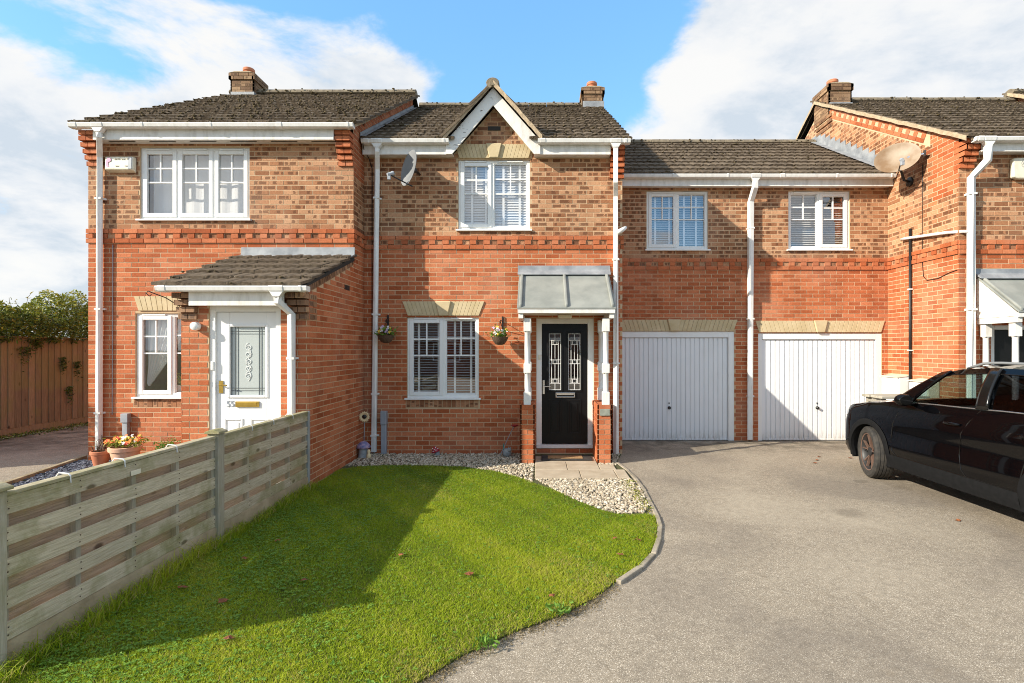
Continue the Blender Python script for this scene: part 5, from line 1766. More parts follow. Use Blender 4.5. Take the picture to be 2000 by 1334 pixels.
GP = [(-2.87, 8.66), (-.10, 8.66), (-.10, 6.75), (-.31, 7.12), (-.69, 7.48), (-1.16, 7.72), (-1.69, 7.80), (-2.28, 7.80), (-2.66, 7.74), (-2.87, 7.78)]
GP2 = [(-.06, 6.97), (1.20, 6.97), (1.24, 6.4), (1.19, 5.75), (1.08, 5.52), (.80, 5.52), (.63, 5.69), (.43, 5.98), (.19, 6.42)]
GP3 = [(.87, 7.82), (1.15, 7.82), (1.15, 8.0), (1.30, 8.66), (1.09, 8.66), (1.09, 7.92), (.87, 7.92)]
q = np.concatenate([scatter(GP, 4600), scatter(GP2, 2900), scatter(GP3, 380)])
V, Fc, A = stones(q, .010, .010, .021, .75, lambda n: np.clip(.58 + .26 * nrg.normal(size=n), 0, 1))
o = mknp('gravel', V, Fc, MAT['gravel'], None, {'bk': A}); tag(o, 'pale limestone gravel under the window wall and beside the slab path', 'gravel', None, 'stuff')
SP = [(-6.60, 6.25), (-4.55, 6.25), (-4.55, 8.15), (-7.13, 8.15)]
q = scatter(SP, 5200)
V, Fc, A = stones(q, .010, .014, .034, .30, lambda n: np.clip(.45 + .28 * nrg.normal(size=n), 0, 1))
o = mknp('slate_chippings', V, Fc, MAT['slate'], None, {'bk': A}); tag(o, 'blue-grey slate chippings in front of the porch house', 'slate', None, 'stuff')
# moss and crumbs along the edging by the gravel patch
V, Fc, A = leaf_cloud(900, lambda g, n: np.stack([1.13 + g.normal(0, .05, n), g.uniform(5.6, 6.9, n), g.uniform(.01, .035, n)], 1), .012, lambda g, c: np.clip(.75 + .2 * g.normal(size=len(c)), 0, 1))
o = mknp('moss', V, Fc, MAT['hedge'], None, {'bk': A}); tag(o, 'yellowish moss between the gravel patch and the curved edging', 'moss', None, 'stuff')

# dry grass, moss and crumbs where the lawn thins out on to the tarmac
ep = np.array(LAWN_EDGE[:8])
def edge_pos(g, n):
    k = g.integers(0, len(ep) - 1, n); f = g.uniform(0, 1, n)[:, None]
    p = ep[k] * (1 - f) + ep[k + 1] * f
    return np.stack([p[:, 0] + g.normal(.012, .040, n), p[:, 1] + g.normal(-.012, .040, n), np.abs(g.normal(.004, .006, n))], 1)
V, Fc, A = leaf_cloud(5200, edge_pos, .0085, lambda g, c: np.clip(.80 + .22 * g.normal(size=len(c)), 0, 1), .5)
MAT['litter'] = attr_mat('dry_edge_litter', [(0.0, (0.05, 0.055, 0.018)), (0.5, (0.11, 0.085, 0.04)), (1.0, (0.24, 0.185, 0.10))], .95)
o = mknp('edge_litter', V, Fc, MAT['litter'], None, {'bk': A}); tag(o, 'dry grass and moss crumbs along the bare lawn edge on the tarmac', 'litter', None, 'stuff')

# two rosette weeds at the ragged edge of the lawn
for i, (x, y, n, lab) in enumerate(((-.31, 3.07, 70, 'small leafy weed at the lawn edge beside the tarmac, with rounded leaves'), (.13, 3.45, 50, 'bluish weed sprawling over the bare lawn edge beside the edging end'), (-.84, 2.62, 46, 'pale weed tuft at the lawn corner by the tarmac'))):
    V, Fc, A = leaf_cloud(n, lambda g, k: np.stack([x + g.normal(0, .045, k), y + g.normal(0, .035, k), .03 + np.abs(g.normal(0, .022, k))], 1), .020, lambda g, c: np.clip(.5 + .2 * g.normal(size=len(c)), 0, 1), .8)
    w = thing('weed', lab, 'weed', (x, y, .03))
    lf = mknp('leaves', V, Fc, MAT['clover'], w, {'bk': A}); lf['kind'] = 'stuff'
    mk('stem', MB().tube([(x, y, 0), (x + .01, y, .03), (x - .01, y + .01, .06)], .003, 5), MAT['stem'], w)

# fallen leaves
for (x, y, on) in ((-1.14, 4.35, 1), (-.54, 3.98, 1), (.08, 3.64, 1), (.87, 4.69, 1), (.67, 4.73, 1), (.66, 4.35, 1), (-1.83, 3.1, 1), (-2.55, 3.76, 1), (-2.14, 3.56, 1), (-2.4, 4.28, 1), (-2.33, 4.67, 1), (-1.73, 3.87, 1), (4.47, 8.45, 0), (4.17, 8.0, 0), (4.22, 5.32, 0), (4.92, 8.37, 0), (4.30, 8.2, 0)):
    m = MB(); n = 9
    r = rnd.uniform(.022, .038); a0 = rnd.uniform(0, 6.28)
    rim = []
    for k in range(n):
        a = a0 + 2 * math.pi * k / n; rr = r * (1.15 if k % 2 else .72)
        rim.append((x + rr * math.cos(a), y + rr * math.sin(a) * .8, (.036 if on else .006) + rnd.uniform(0, .016)))
    m.v = [(x, y, .050 if on else .004)] + rim
    m.f = [(0, 1 + k, 1 + (k + 1) % n) for k in range(n)]
    m.tube([(x, y, .05 if on else .004), (x - r * 1.5 * math.cos(a0), y - r * 1.5 * math.sin(a0), .055 if on else .008)], .0012, 4)
    tag(mk('fallen_leaf', m, MAT['leafdead']), 'small curled rust-red leaf fallen on the lawn' if on else 'small dry reddish leaf fallen on the tarmac', 'leaf', 'fallen leaves on the lawn' if on else 'fallen leaves on the tarmac')

# ---------------------------------------------------------------- things on and by the walls
def lathe_at(prof, loc, rot, n=24, sx=1, sy=1):
    m = MB().lathe(prof, n, sx=sx, sy=sy, cap=False)
    return m.xf(Matrix.Translation(loc) @ rot)


def aim(v):
    """rotation taking +z to v"""
    return Vector(v).normalized().to_track_quat('Z', 'Y').to_matrix().to_4x4()


def dish(label, c, axis, r, mat, wallpt, armtip, ratio=1.12):
    t = thing('satellite_dish', label, 'dish', wallpt)
    rot = aim(axis)
    prof = [(r * k / 10, .20 * r * (k / 10) ** 2) for k in range(0, 11)] + [(r * 1.02, .205 * r), (r * 1.02, .18 * r)] + [(r * k / 10, .20 * r * (k / 10) ** 2 - .008) for k in range(9, 0, -1)]
    mk('reflector', lathe_at(prof, c, rot, 36, 1.0, ratio), MAT[mat], t, smooth=True, angle=50)
    ax = Vector(axis).normalized(); C = Vector(c); W = Vector(wallpt)
    back = C - ax * .05
    m = MB().tube([tuple(C - ax * .008), tuple(back), tuple(back + (W - back) * .3)], [.055, .05, .03], 8)
    m.tube([tuple(back), tuple(Vector((back.x, back.y, W.z)) * .5 + W * .5), tuple(W)], .021, 8)
    mk('mount', m, MAT['black_paint'], t, smooth=True, angle=40)
    T = Vector(armtip)
    low = C - Vector((0, 0, r * ratio * .93)) + ax * .12 * r
    mk('arm', MB().tube([tuple(low - ax * .05), tuple(low.lerp(T, .5)), tuple(T)], .011, 6), MAT['black_paint'], t)
    d = (C - T).normalized()
    m = MB().tube([tuple(T - d * .03), tuple(T + d * .03), tuple(T + d * .055), tuple(T + d * .075)], [.026, .026, .034, .034], 10)
    m.box(T.x - .022, T.x + .022, T.y - .022, T.y + .022, T.z - .085, T.z - .005)
    mk('receiver', m, MAT['grey_plastic'], t, smooth=True, angle=40)
    return t


MAT['dish_grey'] = simple('shade_darkened_dish', (.15, .16, .17), .5, (.20, .21, .22), 5)  # grey lowered so the shade under the eaves sits in the colour
MAT['dish_rust'] = simple('stained_beige_dish', (.30, .225, .155), .5, (.20, .12, .06), 3.2, lo=.40, hi=.62)
dish('grey satellite dish under the eaves beside the pointed gablet', (-2.035, 8.32, 4.575), (-.74, -.65, .17), .235, 'dish_grey', (-1.98, 8.66, 4.60), (-2.32, 8.10, 4.42), 1.22)
d2 = dish('stained beige satellite dish on the gable wall above the garage roof', (6.20, 9.15, 5.02), (-.62, -.72, .28), .335, 'dish_rust', (6.57, 9.36, 4.70), (5.99, 8.72, 4.86), .82)
mk('wall_bracket', MB().box(6.50, 6.57, 8.88, 8.95, 5.00, 5.10).tube([(6.30, 9.05, 5.02), (6.55, 8.92, 5.05)], .018, 6), MAT['chrome'], d2)
m = MB().lathe([(.085, 0), (.08, .03), (.03, .05)], 18); m.xf(Matrix.Translation((6.57, 9.36, 4.70)) @ Matrix.Rotation(R(-90), 4, 'Y'))
mk('wall_plate', m, MAT['black_paint'], d2, smooth=True, angle=40)

AL = thing('alarm_box', 'long cream alarm box with pink emblem beside the three-light window', 'alarm', (-6.46, 8.17, 4.46))
mk('case', MB().prism([(8.178, 4.46), (8.09, 4.49), (8.10, 4.69), (8.178, 4.70)], -6.685, -6.255, 'x'), MAT['cream'], AL, bevel=.015)
mk('side_lens', MB().prism([(8.10, 4.49), (8.086, 4.50), (8.093, 4.685), (8.10, 4.69)], -6.325, -6.27, 'x'), MAT['grey_plastic'], AL, bevel=.003)
MAT['pink'] = simple('faded_pink_print', (.62, .30, .46), .5)
MAT['ink'] = simple('faded_grey_print', (.46, .46, .42), .6)
em = [(-6.66, 4.625), (-6.635, 4.665), (-6.622, 4.678), (-6.612, 4.663), (-6.600, 4.668), (-6.588, 4.65), (-6.586, 4.628), (-6.598, 4.612), (-6.622, 4.605), (-6.632, 4.585), (-6.628, 4.56), (-6.615, 4.535), (-6.64, 4.53), (-6.662, 4.545), (-6.664, 4.59)]
mk('emblem', MB().prism(em, 8.0885, 8.094), MAT['pink'], AL)
text('08707 606 757', .040, (-6.43, 8.089, 4.655), 'ink', AL)
text('and          24', .034, (-6.43, 8.086, 4.545), 'ink', AL)
AR = thing('alarm_box', 'square cream alarm box with round emblem below the gutter of the gable-walled house', 'alarm', (7.54, 8.27, 4.38))
mk('case', MB().prism([(7.36, 4.41), (7.44, 4.385), (7.66, 4.385), (7.74, 4.41), (7.74, 4.70), (7.66, 4.715), (7.44, 4.715), (7.36, 4.70)], 8.20, 8.278), MAT['cream'], AL if False else AR, bevel=.018)
rg = [(7.54 + .062 * math.cos(a * math.pi / 12), 8.198, 4.625 + .062 * math.sin(a * math.pi / 12)) for a in range(25)]
mk('emblem_ring', MB().tube(rg, .005, 6), MAT['ink'], AR)
text('AV', .07, (7.54, 8.197, 4.625), 'ink', AR)

MAT['wicker'] = simple('dark_wicker', (.07, .042, .025), .9, (.14, .09, .055), 40, bmp=.8, bscale=60)
MAT['petal_w'] = simple('white_petals', (.75, .70, .72), .7)
MAT['petal_y'] = simple('yellow_petals', (.72, .50, .05), .7)
MAT['petal_p'] = simple('lilac_petals', (.55, .38, .55), .7)
MAT['petal_r'] = simple('red_petals', (.62, .06, .02), .7)
MAT['petal_o'] = simple('orange_petals', (.80, .22, .03), .7)


def flower(parent, p, r, mat, n=5, nrm=(0, -1, .5)):
    m = MB(); z = Vector(nrm).normalized(); u = z.orthogonal().normalized(); v = z.cross(u); p = Vector(p)
    for k in range(n):
        a = 2 * math.pi * k / n + rnd.random(); d = u * math.cos(a) + v * math.sin(a); e = z.cross(d)
        b = len(m.v)
        m.v += [tuple(p), tuple(p + d * r * .6 + e * r * .4 + z * r * .15), tuple(p + d * r + z * r * .05), tuple(p + d * r * .6 - e * r * .4 + z * r * .15)]
        m.f.append((b, b + 1, b + 2, b + 3))
    return mk('flower', m, MAT[mat], parent)


def basket(label, x, hookz, bz, flip):
    t = thing('hanging_basket', label, 'hanging basket', (x, 8.66, bz))
    m = MB().box(x - .012, x + .012, 8.655, 8.675, hookz - .21, hookz + .03)
    m.tube([(x, 8.655, hookz - .05), (x + flip * .02, 8.52, hookz - .045), (x + flip * .03, 8.45, hookz - .05), (x + flip * .03, 8.43, hookz - .075), (x + flip * .03, 8.45, hookz - .09)], .007, 6)
    m.tube([(x + flip * .028, 8.46, hookz - .05), (x, 8.655, hookz - .18)], .006, 6)
    mk('bracket', m, MAT['black_paint'], t)
    c = (x + flip * .03, 8.45)
    prof = [(.03, -.10), (.075, -.085), (.115, -.03), (.135, .02), (.14, .03), (.128, .03), (.10, .0)]
    mk('basket', MB().lathe(prof, 18, (c[0], c[1], bz)), MAT['wicker'], t, smooth=True, angle=60)
    m = MB()
    for k in range(3):
        a = 2.1 * k + .4
        m.tube([(c[0], c[1], hookz - .09), (c[0] + .13 * math.cos(a), c[1] + .13 * math.sin(a), bz + .03)], .0018, 4)
    mk('chain', m, MAT['black_paint'], t)
    V, Fc, A = leaf_cloud(170, lambda g, n: np.stack([c[0] + g.normal(0, .075, n), c[1] + g.normal(0, .06, n), bz + .03 + np.abs(g.normal(0, .055, n))], 1), .030, lambda g, q: np.clip(.35 + .2 * g.normal(size=len(q)), 0, 1), .8)
    lf = mknp('foliage', V, Fc, MAT['clover'], t, {'bk': A}); lf['kind'] = 'stuff'
    for k in range(13):
        a = rnd.uniform(0, 6.28)
        flower(t, (c[0] + .12 * math.cos(a) * rnd.uniform(.3, 1), c[1] - abs(.11 * math.sin(a)), bz + .06 + rnd.uniform(0, .13)), rnd.uniform(.020, .030), rnd.choice(['petal_w', 'petal_p', 'petal_y', 'petal_w']))


basket('wicker hanging basket of artificial flowers next to the white downpipe', -2.50, 2.26, 1.93, 1)
basket('wicker hanging basket of artificial flowers between ground window and black door', -.615, 2.24, 1.90, -1)

# flower pots on the slate
def pot(label, x, y, r, h, mat, plants):
    t = thing('flower_pot', label, 'plant pot', (x, y, .02))
    prof = [(r * .68, .02), (r * .92, h * .78), (r * 1.02, h * .80), (r * 1.05, h * .98), (r * 1.0, h), (r * .9, h), (r * .88, h * .86)]
    mk('pot', MB().lathe(prof, 26, (x, y, 0)), MAT[mat], t, smooth=True, angle=40)
    mk('compost', MB().lathe([(.001, h * .9), (r * .9, h * .86)], 16, (x, y, 0), cap=False), MAT['soil'], t)
    plants(t, x, y, r, h)
    return t


def pl_dry(t, x, y, r, h):
    m = MB()
    for _ in range(60):
        a = rnd.uniform(0, 6.28); q = rnd.uniform(0, r * .8); l = rnd.uniform(.04, .13)
        m.tube([(x + q * math.cos(a), y + q * math.sin(a), h * .86), (x + (q + l * .4) * math.cos(a), y + (q + l * .4) * math.sin(a), h * .9 + l)], .002, 3)
    for _ in range(7):
        m.tube([(x - .05, y, h * .9), (x - .03 + rnd.uniform(-.05, .09), y + rnd.uniform(-.04, .04), h + .13), (x + rnd.uniform(-.05, .12), y, h + rnd.uniform(.16, .24))], .004, 4)
    o = mk('dry_stems', m, MAT['twig'], t); o['kind'] = 'stuff'


def pl_flowers(t, x, y, r, h):
    V, Fc, A = leaf_cloud(420, lambda g, n: np.stack([x + g.normal(0, r * .62, n), y + g.normal(0, r * .5, n), h + .02 + np.abs(g.normal(0, .05, n))], 1), .028, lambda g, q: np.clip(.72 + .2 * g.normal(size=len(q)), 0, 1), .8)
    lf = mknp('foliage', V, Fc, MAT['hedge'], t, {'bk': A}); lf['kind'] = 'stuff'
    for k in range(54):
        a = rnd.uniform(0, 6.28); q = r * 1.15 * math.sqrt(rnd.random())
        px, py = x + q * math.cos(a), y + q * math.sin(a)
        out = abs(px - x) > r * .55
        flower(t, (px, py - .02, h + .05 + rnd.uniform(0, .10)), rnd.uniform(.022, .034), rnd.choice(['petal_r', 'petal_o', 'petal_o'] if out else ['petal_w', 'petal_w', 'petal_y', 'petal_o']))


def pl_bush(t, x, y, r, h):
    V, Fc, A = leaf_cloud(500, lambda g, n: np.stack([x + g.normal(0, r * .5, n), y + g.normal(0, r * .45, n), h + .0 + np.abs(g.normal(0, .07, n))], 1), .022, lambda g, q: np.clip(.3 + .2 * g.normal(size=len(q)), 0, 1), .7)
    lf = mknp('foliage', V, Fc, MAT['clover'], t, {'bk': A}); lf['kind'] = 'stuff'


pot('small red terracotta pot of dried stems by the corner downpipe', -6.50, 7.80, .125, .23, 'terracotta', pl_dry)
pot('large pale terracotta pot of red, orange and white flowers', -6.12, 7.78, .20, .30, 'pale_terracotta', pl_flowers)
pot('pale pot with a small green bush beside the porch wall', -5.42, 7.70, .16, .26, 'pale_terracotta', pl_bush)

# ornaments along the gravel
t = thing('sunflower_stake', 'cream metal sunflower with dark centre on a thin stake in the corner', 'garden ornament', (-2.80, 8.42, 0))
mk('stem', MB().tube([(-2.83, 8.44, 0), (-2.815, 8.44, .4), (-2.80, 8.42, .64)], .006, 6), MAT['grey_plastic'], t)
MAT['cream_petal'] = simple('cream_petal', (.78, .62, .36), .6)
for k in range(16):
    a = 2 * math.pi * k / 16; m = MB()
    ca_, sa_ = math.cos(a), math.sin(a)
    P = lambda u, v, w: (-2.80 + u * ca_ - v * sa_, 8.405 - w, .655 + u * sa_ + v * ca_)
    m.v = [P(.03, -.012, 0), P(.065, -.017, .012), P(.092, 0, .004), P(.065, .017, .012), P(.03, .012, 0)]; m.f = [(0, 1, 2, 3, 4)]
    mk('petal', m, MAT['cream_petal'], t)
m = MB().lathe([(.036, 0), (.034, .012), (.02, .02)], 16); m.xf(Matrix.Translation((-2.80, 8.405, .655)) @ Matrix.Rotation(R(90), 4, 'X'))
mk('seed_head', m, MAT['black_paint'], t, smooth=True)
MAT['blue_cap'] = simple('blue_speckled_cap', (.10, .13, .30), .5, (.45, .32, .42), 22)
MAT['stone_grey'] = simple('painted_grey_stone', (.22, .25, .27), .8, (.36, .38, .38), 16)
t = thing('toadstool_house', 'painted toadstool house ornament with blue cap at the foot of the downpipe', 'garden ornament', (-2.80, 8.36, 0))
mk('body', MB().lathe([(.085, 0), (.075, .08), (.07, .18)], 14, (-2.80, 8.36, 0)), MAT['stone_grey'], t, smooth=True, angle=50)
mk('cap', MB().lathe([(.10, .165), (.112, .18), (.095, .215), (.06, .255), (.02, .275), (.001, .277)], 16, (-2.80, 8.36, 0)), MAT['blue_cap'], t, smooth=True)
mk('figurine', MB().lathe([(.04, 0), (.035, .07), (.02, .09), (.028, .115), (.02, .145), (.002, .155)], 10, (-2.70, 8.31, 0)), MAT['cream_petal'], t, smooth=True)
MAT['spot_red'] = simple('dark_red_cap', (.32, .015, .03), .4)
t = thing('toadstool', 'small red toadstool ornament with white spots on the gravel', 'garden ornament', (-1.68, 8.50, 0))
mk('stalk', MB().lathe([(.05, 0), (.04, .03), (.03, .09)], 12, (-1.66, 8.50, .02)), MAT['stone_grey'], t, smooth=True)
st = len([0]); m = MB().lathe([(.065, .0), (.07, .012), (.05, .05), (.02, .085), (.001, .095)], 14); M_ = Matrix.Translation((-1.68, 8.50, .075)) @ Matrix.Rotation(R(-18), 4, 'Y')
cap = mk('cap', m.xf(M_), MAT['spot_red'], t, smooth=True)
for (a, e) in ((-1.6, .5), (-.9, .9), (-2.3, .85), (-1.2, .2), (-2.0, .15), (-.5, .4)):
    p = M_ @ Vector((.062 * math.cos(a) * math.cos(e), .062 * math.sin(a) * math.cos(e), .02 + .068 * math.sin(e)))
    mk('spot', MB().blob(p, .009, 6, 4), MAT['white'], cap, smooth=True)
t = thing('stone_animal', 'small grey stone animal ornament beside the porch pier', 'garden ornament', (-.53, 8.42, 0))
mk('body', MB().blob((-.53, 8.42, .075), (.075, .055, .075), 12, 8, .08), MAT['stone_grey'], t, smooth=True)
mk('head', MB().blob((-.49, 8.385, .13), (.035, .032, .032), 10, 7, .05).blob((-.50, 8.39, .165), (.010, .008, .018), 6, 5).blob((-.47, 8.39, .162), (.010, .008, .018), 6, 5), MAT['stone_grey'], t, smooth=True)
t = thing('flower_stake', 'leaning metal stake with a small dark red flower beside the pier', 'garden ornament', (-.66, 8.44, 0))
mk('stem', MB().tube([(-.66, 8.44, 0), (-.58, 8.43, .16), (-.50, 8.42, .34), (-.44, 8.41, .46), (-.41, 8.40, .50)], .006, 6), MAT['grey_plastic'], t)
mk('leaf', MB().blob((-.585, 8.43, .16), (.012, .005, .07), 6, 5), simple('teal_leaf', (.03, .20, .16), .5), t, smooth=True)
mk('flower', MB().lathe([(.01, 0), (.055, .02), (.06, .035), (.03, .03), (.002, .025)], 9, (-.405, 8.40, .49)), MAT['spot_red'], t)
t = thing('doormat', 'dark doormat with tan centre on the step of the black door', 'doormat', (.40, 8.22, .03))
mk('border', MB().box(.02, .80, 8.04, 8.40, .032, .048), MAT['rubber'], t, bevel=.005)
mk('centre', MB().box(.12, .66, 8.12, 8.33, .046, .054), simple('coir', (.30, .17, .07), .95, (.40, .25, .12), 40, bmp=.6, bscale=150), t, bevel=.004)

# meter boxes on the gable wall, table behind the car
for (ya, yb, z1, lab) in ((9.36, 9.84, 1.24, 'white meter box on the gable wall between garage door and brown pipe'), (8.66, 9.10, 1.20, 'white meter box on the gable wall, partly hidden by the black car')):
    t = thing('meter_box', lab, 'meter box', (6.5, (ya + yb) / 2, .55))
    mk('case', MB().box(6.37, 6.566, ya, yb, .58, z1), MAT['cream'] if ya < 9 else MAT['white'], t, bevel=.012)
    mk('lid', MB().box(6.355, 6.372, ya + .02, yb - .02, .61, z1 - .03), MAT['white'], t, bevel=.006)
    mk('hood', MB().prism([(6.33, z1 + .0), (6.566, z1 + .03), (6.566, z1 + .012), (6.33, z1 - .015)], ya - .01, yb + .01), MAT['cream'], t)
t = thing('wooden_table', 'weathered grey wooden table standing between car bonnet and garage door', 'table', (5.85, 8.68, 0))
for k in range(5):
    y0 = 8.42 + k * .105
    mk('plank', MB().box(5.45 + rnd.uniform(-.02, .02), 6.22 + rnd.uniform(-.02, .02), y0, y0 + .098, .935, .975 + rnd.uniform(-.003, .004)), MAT['tablewood'], t, bevel=.008)
for x in (5.53, 6.12):
    mk('rail', MB().box(x - .02, x + .02, 8.45, 8.92, .86, .934), MAT['tablewood'], t, bevel=.004)
    for y in (8.47, 8.89):
        mk('leg', MB().box(x - .03, x + .03, y - .03, y + .03, 0, .86), MAT['tablewood'], t, bevel=.005)

# blinds, curtain and plant behind the glass
def blind(label, x0, x1, z0, z1, y, ang, tapes, pitch=.043, group=None):
    t = thing('venetian_blind', label, 'blind', ((x0 + x1) / 2, y, z0), group)
    c, s = math.cos(ang), math.sin(ang)
    me = None
    z = z1 - .05; k = 0
    while z > z0 + .02:
        m = MB(); hw = .024
        m.prism([(-hw * c, -hw * s), (-hw * c + .0025 * s, -hw * s + .0025), (hw * c + .0025 * s, hw * s + .0025), (hw * c, hw * s)], x0, x1, 'x')
        if me is None:
            me = bpy.data.meshes.new('slat'); me.from_pydata(m.v, [], m.f); me.materials.append(MAT['blind'])
        o = bpy.data.objects.new('slat', me); col.objects.link(o); o.parent = t
        o.location = Vector((0, y, z)) - Vector(t.location)
        z -= pitch
    mk('headrail', MB().box(x0, x1, y - .03, y + .03, z1 - .04, z1), MAT['blind'], t)
    for x in tapes:
        mk('tape', MB().box(x - .018, x + .018, y - .029, y - .026, z0 + .01, z1 - .04), MAT['white'], t)


blind('closed white venetian blind behind the upstairs window under the gablet', -1.31, -.20, 3.72, 4.84, 8.80, R(62), (-1.13, -.90, -.61, -.34))
blind('open white venetian blind behind the ground window beside the black door', -2.15, -1.05, .95, 2.25, 8.82, R(8), (-2.02, -1.69, -1.42, -1.15))
blind('white venetian blind behind the garage-block window nearer the black-door house', 2.05, 3.14, 3.64, 4.70, 10.12, R(40), (2.2, 2.47, 2.75, 2.98))
blind('white venetian blind behind the garage-block window nearer the gable wall', 4.73, 5.82, 3.64, 4.70, 10.16, R(30), ())
t = thing('roller_blind', 'pale roller blind drawn behind the three-light upstairs window', 'blind', (-5.36, 8.42, 3.75))
m = MB(); rows = [[], []]
for k in range(41):
    x = -6.17 + 1.62 * k / 40; rows[0].append((x, 8.42 + .006 * math.sin(k * 1.1), 3.78)); rows[1].append((x, 8.42 + .006 * math.sin(k * 1.1), 4.84))
mk('fabric', m.grid(rows), simple('pale_blind_fabric', (.80, .80, .80), .9), t)
mk('roller', MB().tube([(-6.18, 8.40, 4.86), (-4.54, 8.40, 4.86)], .025, 10), MAT['white'], t)
t = thing('curtain', 'sheer grey curtain tied back behind the downstairs window beside the porch', 'curtain', (-5.75, 8.36, 1.0))
rows = []
for i in range(15):
    f = i / 14; z = 2.25 - 1.05 * f; row = []
    l = -6.17 - .02 * f; r = -5.52 - .60 * f ** 1.4
    for k in range(31):
        x = l + (r - l) * k / 30; row.append((x, 8.31 + .018 * math.sin(k * 1.55 + f), z - .05 * f * math.sin(k / 30 * 3.14)))
    rows.append(row)
mcu = bpy.data.materials.new('sheer'); mcu.use_nodes = True
b_ = mcu.node_tree.nodes['Principled BSDF']; b_.inputs['Base Color'].default_value = (.72, .74, .72, 1); b_.inputs['Alpha'].default_value = .9; b_.inputs['Roughness'].default_value = .9
mk('fabric', MB().grid(rows), mcu, t, smooth=True)
t = thing('house_plant', 'green potted plant on the sill inside the window beside the porch', 'plant', (-5.70, 8.33, 1.0))
mk('pot', MB().lathe([(.05, 1.03), (.065, 1.16), (.058, 1.16)], 16, (-5.69, 8.33, 0)), MAT['white'], t, smooth=True, angle=50)
V, Fc, A = leaf_cloud(60, lambda g, n: np.stack([-5.66 + g.normal(0, .09, n), 8.33 + g.normal(0, .04, n), 1.24 + g.normal(0, .06, n)], 1), .042, lambda g, q: np.clip(.8 + .15 * g.normal(size=len(q)), 0, 1), .9)
lf = mknp('foliage', V, Fc, MAT['hedge'], t, {'bk': A}); lf['kind'] = 'stuff'
mk('sill_board', MB().box(-6.3, -5.0, 8.28, 8.45, 1.0, 1.03), MAT['white'], LH)

# ---------------------------------------------------------------- the black car
def car_paint():
    m, t, b = principled('black_car_paint')
    b.inputs['Base Color'].default_value = (.0015, .0015, .002, 1)
    b.inputs['Specular IOR Level'].default_value = .0
    b.inputs['Roughness'].default_value = .4
    b.inputs['Coat Weight'].default_value = .75
    b.inputs['Coat Roughness'].default_value = .03
    return m


MAT['car'] = car_paint()
MAT['cladding'] = simple('grey_black_cladding', (.009, .0095, .010), .65, (.012, .012, .013), 20, spec=.06)
MAT['copper'] = simple('copper_alloy', (.50, .33, .26), .32, metal=.85)
MAT['barrel'] = simple('dark_wheel_barrel', (.02, .02, .021), .5)
MAT['tyre'] = simple('tyre_rubber', (.020, .019, .018), .8, (.045, .040, .034), 18, bmp=.2)
MAT['trim'] = simple('satin_trim', (.55, .55, .55), .25, metal=.9)
MAT['gloss_black'] = simple('gloss_black', (.006, .006, .006), .12)
MAT['seat'] = simple('seat_cloth', (.02, .02, .022), .85)
MAT['lampglass'] = simple('headlamp', (.25, .27, .30), .08)

CAR = thing('car', 'black sport-utility car with copper wheels parked on the tarmac by the garage', 'car', (5.34, 7.13, 0), rz=R(90))
# local frame: x forwards from the front axle, y to the left, z up
XF, XB, RA, WR, ZW = .88, -3.58, -2.68, .345, .345


def plan(x):
    if x > .05: return .92 * max(0.0, 1 - ((x - .05) / (XF - .05)) ** 4.6) ** .38
    if x < -2.75: return .915 * max(0.0, 1 - ((-2.75 - x) / (-2.75 - XB)) ** 5.5) ** .4
    return .92 - .012 * math.sin((x + 2.75) / 2.8 * math.pi) * 0 - .004


def lerp_tab(tab, x):
    if x >= tab[0][0]: return tab[0][1]
    for (a, va), (b, vb) in zip(tab[:-1], tab[1:]):
        if a >= x >= b:
            t = (x - a) / (b - a); t = t * t * (3 - 2 * t) * .5 + t * .5
            return va + (vb - va) * t
    return tab[-1][1]


BELT = [(.88, .70), (.82, .80), (.68, .88), (.40, .955), (0.0, 1.015), (-.45, 1.065), (-1.2, 1.095), (-2.2, 1.125), (-2.9, 1.15), (-3.3, 1.14), (-3.58, 1.06)]
belt = lambda x: lerp_tab(BELT, x)


def bottom(x):
    z = .27 if x < .3 else .27 + .02 * (x - .3)
    for xw in (0.0, RA):
        d = abs(x - xw)
        if d < .395: z = max(z, ZW + math.sqrt(.395 ** 2 - d * d))
    return z


def halfw(x, z):
    t = (z - .27) / max(.05, belt(x) - .27)
    if t < .30: s = .955 + .045 * (1 - (1 - t / .30) ** 2)
    elif t < .70: s = 1.0 - .008 * (t - .3) / .4
    elif t < .86: s = .992 - .022 * ((t - .70) / .16)
    else: s = .970 - .045 * ((t - .86) / .14) ** 1.6
    # a swage line over the doors and hollow below it
    s -= .014 * math.exp(-((t - .50) / .12) ** 2) * max(0.0, min(1.0, (-.30 - x) / .25, (x + 2.62) / .25))
    s += .007 * math.exp(-((t - .76) / .035) ** 2) * max(0.0, min(1.0, (.25 - x) / .3, (x + 3.2) / .3))
    return plan(x) * s


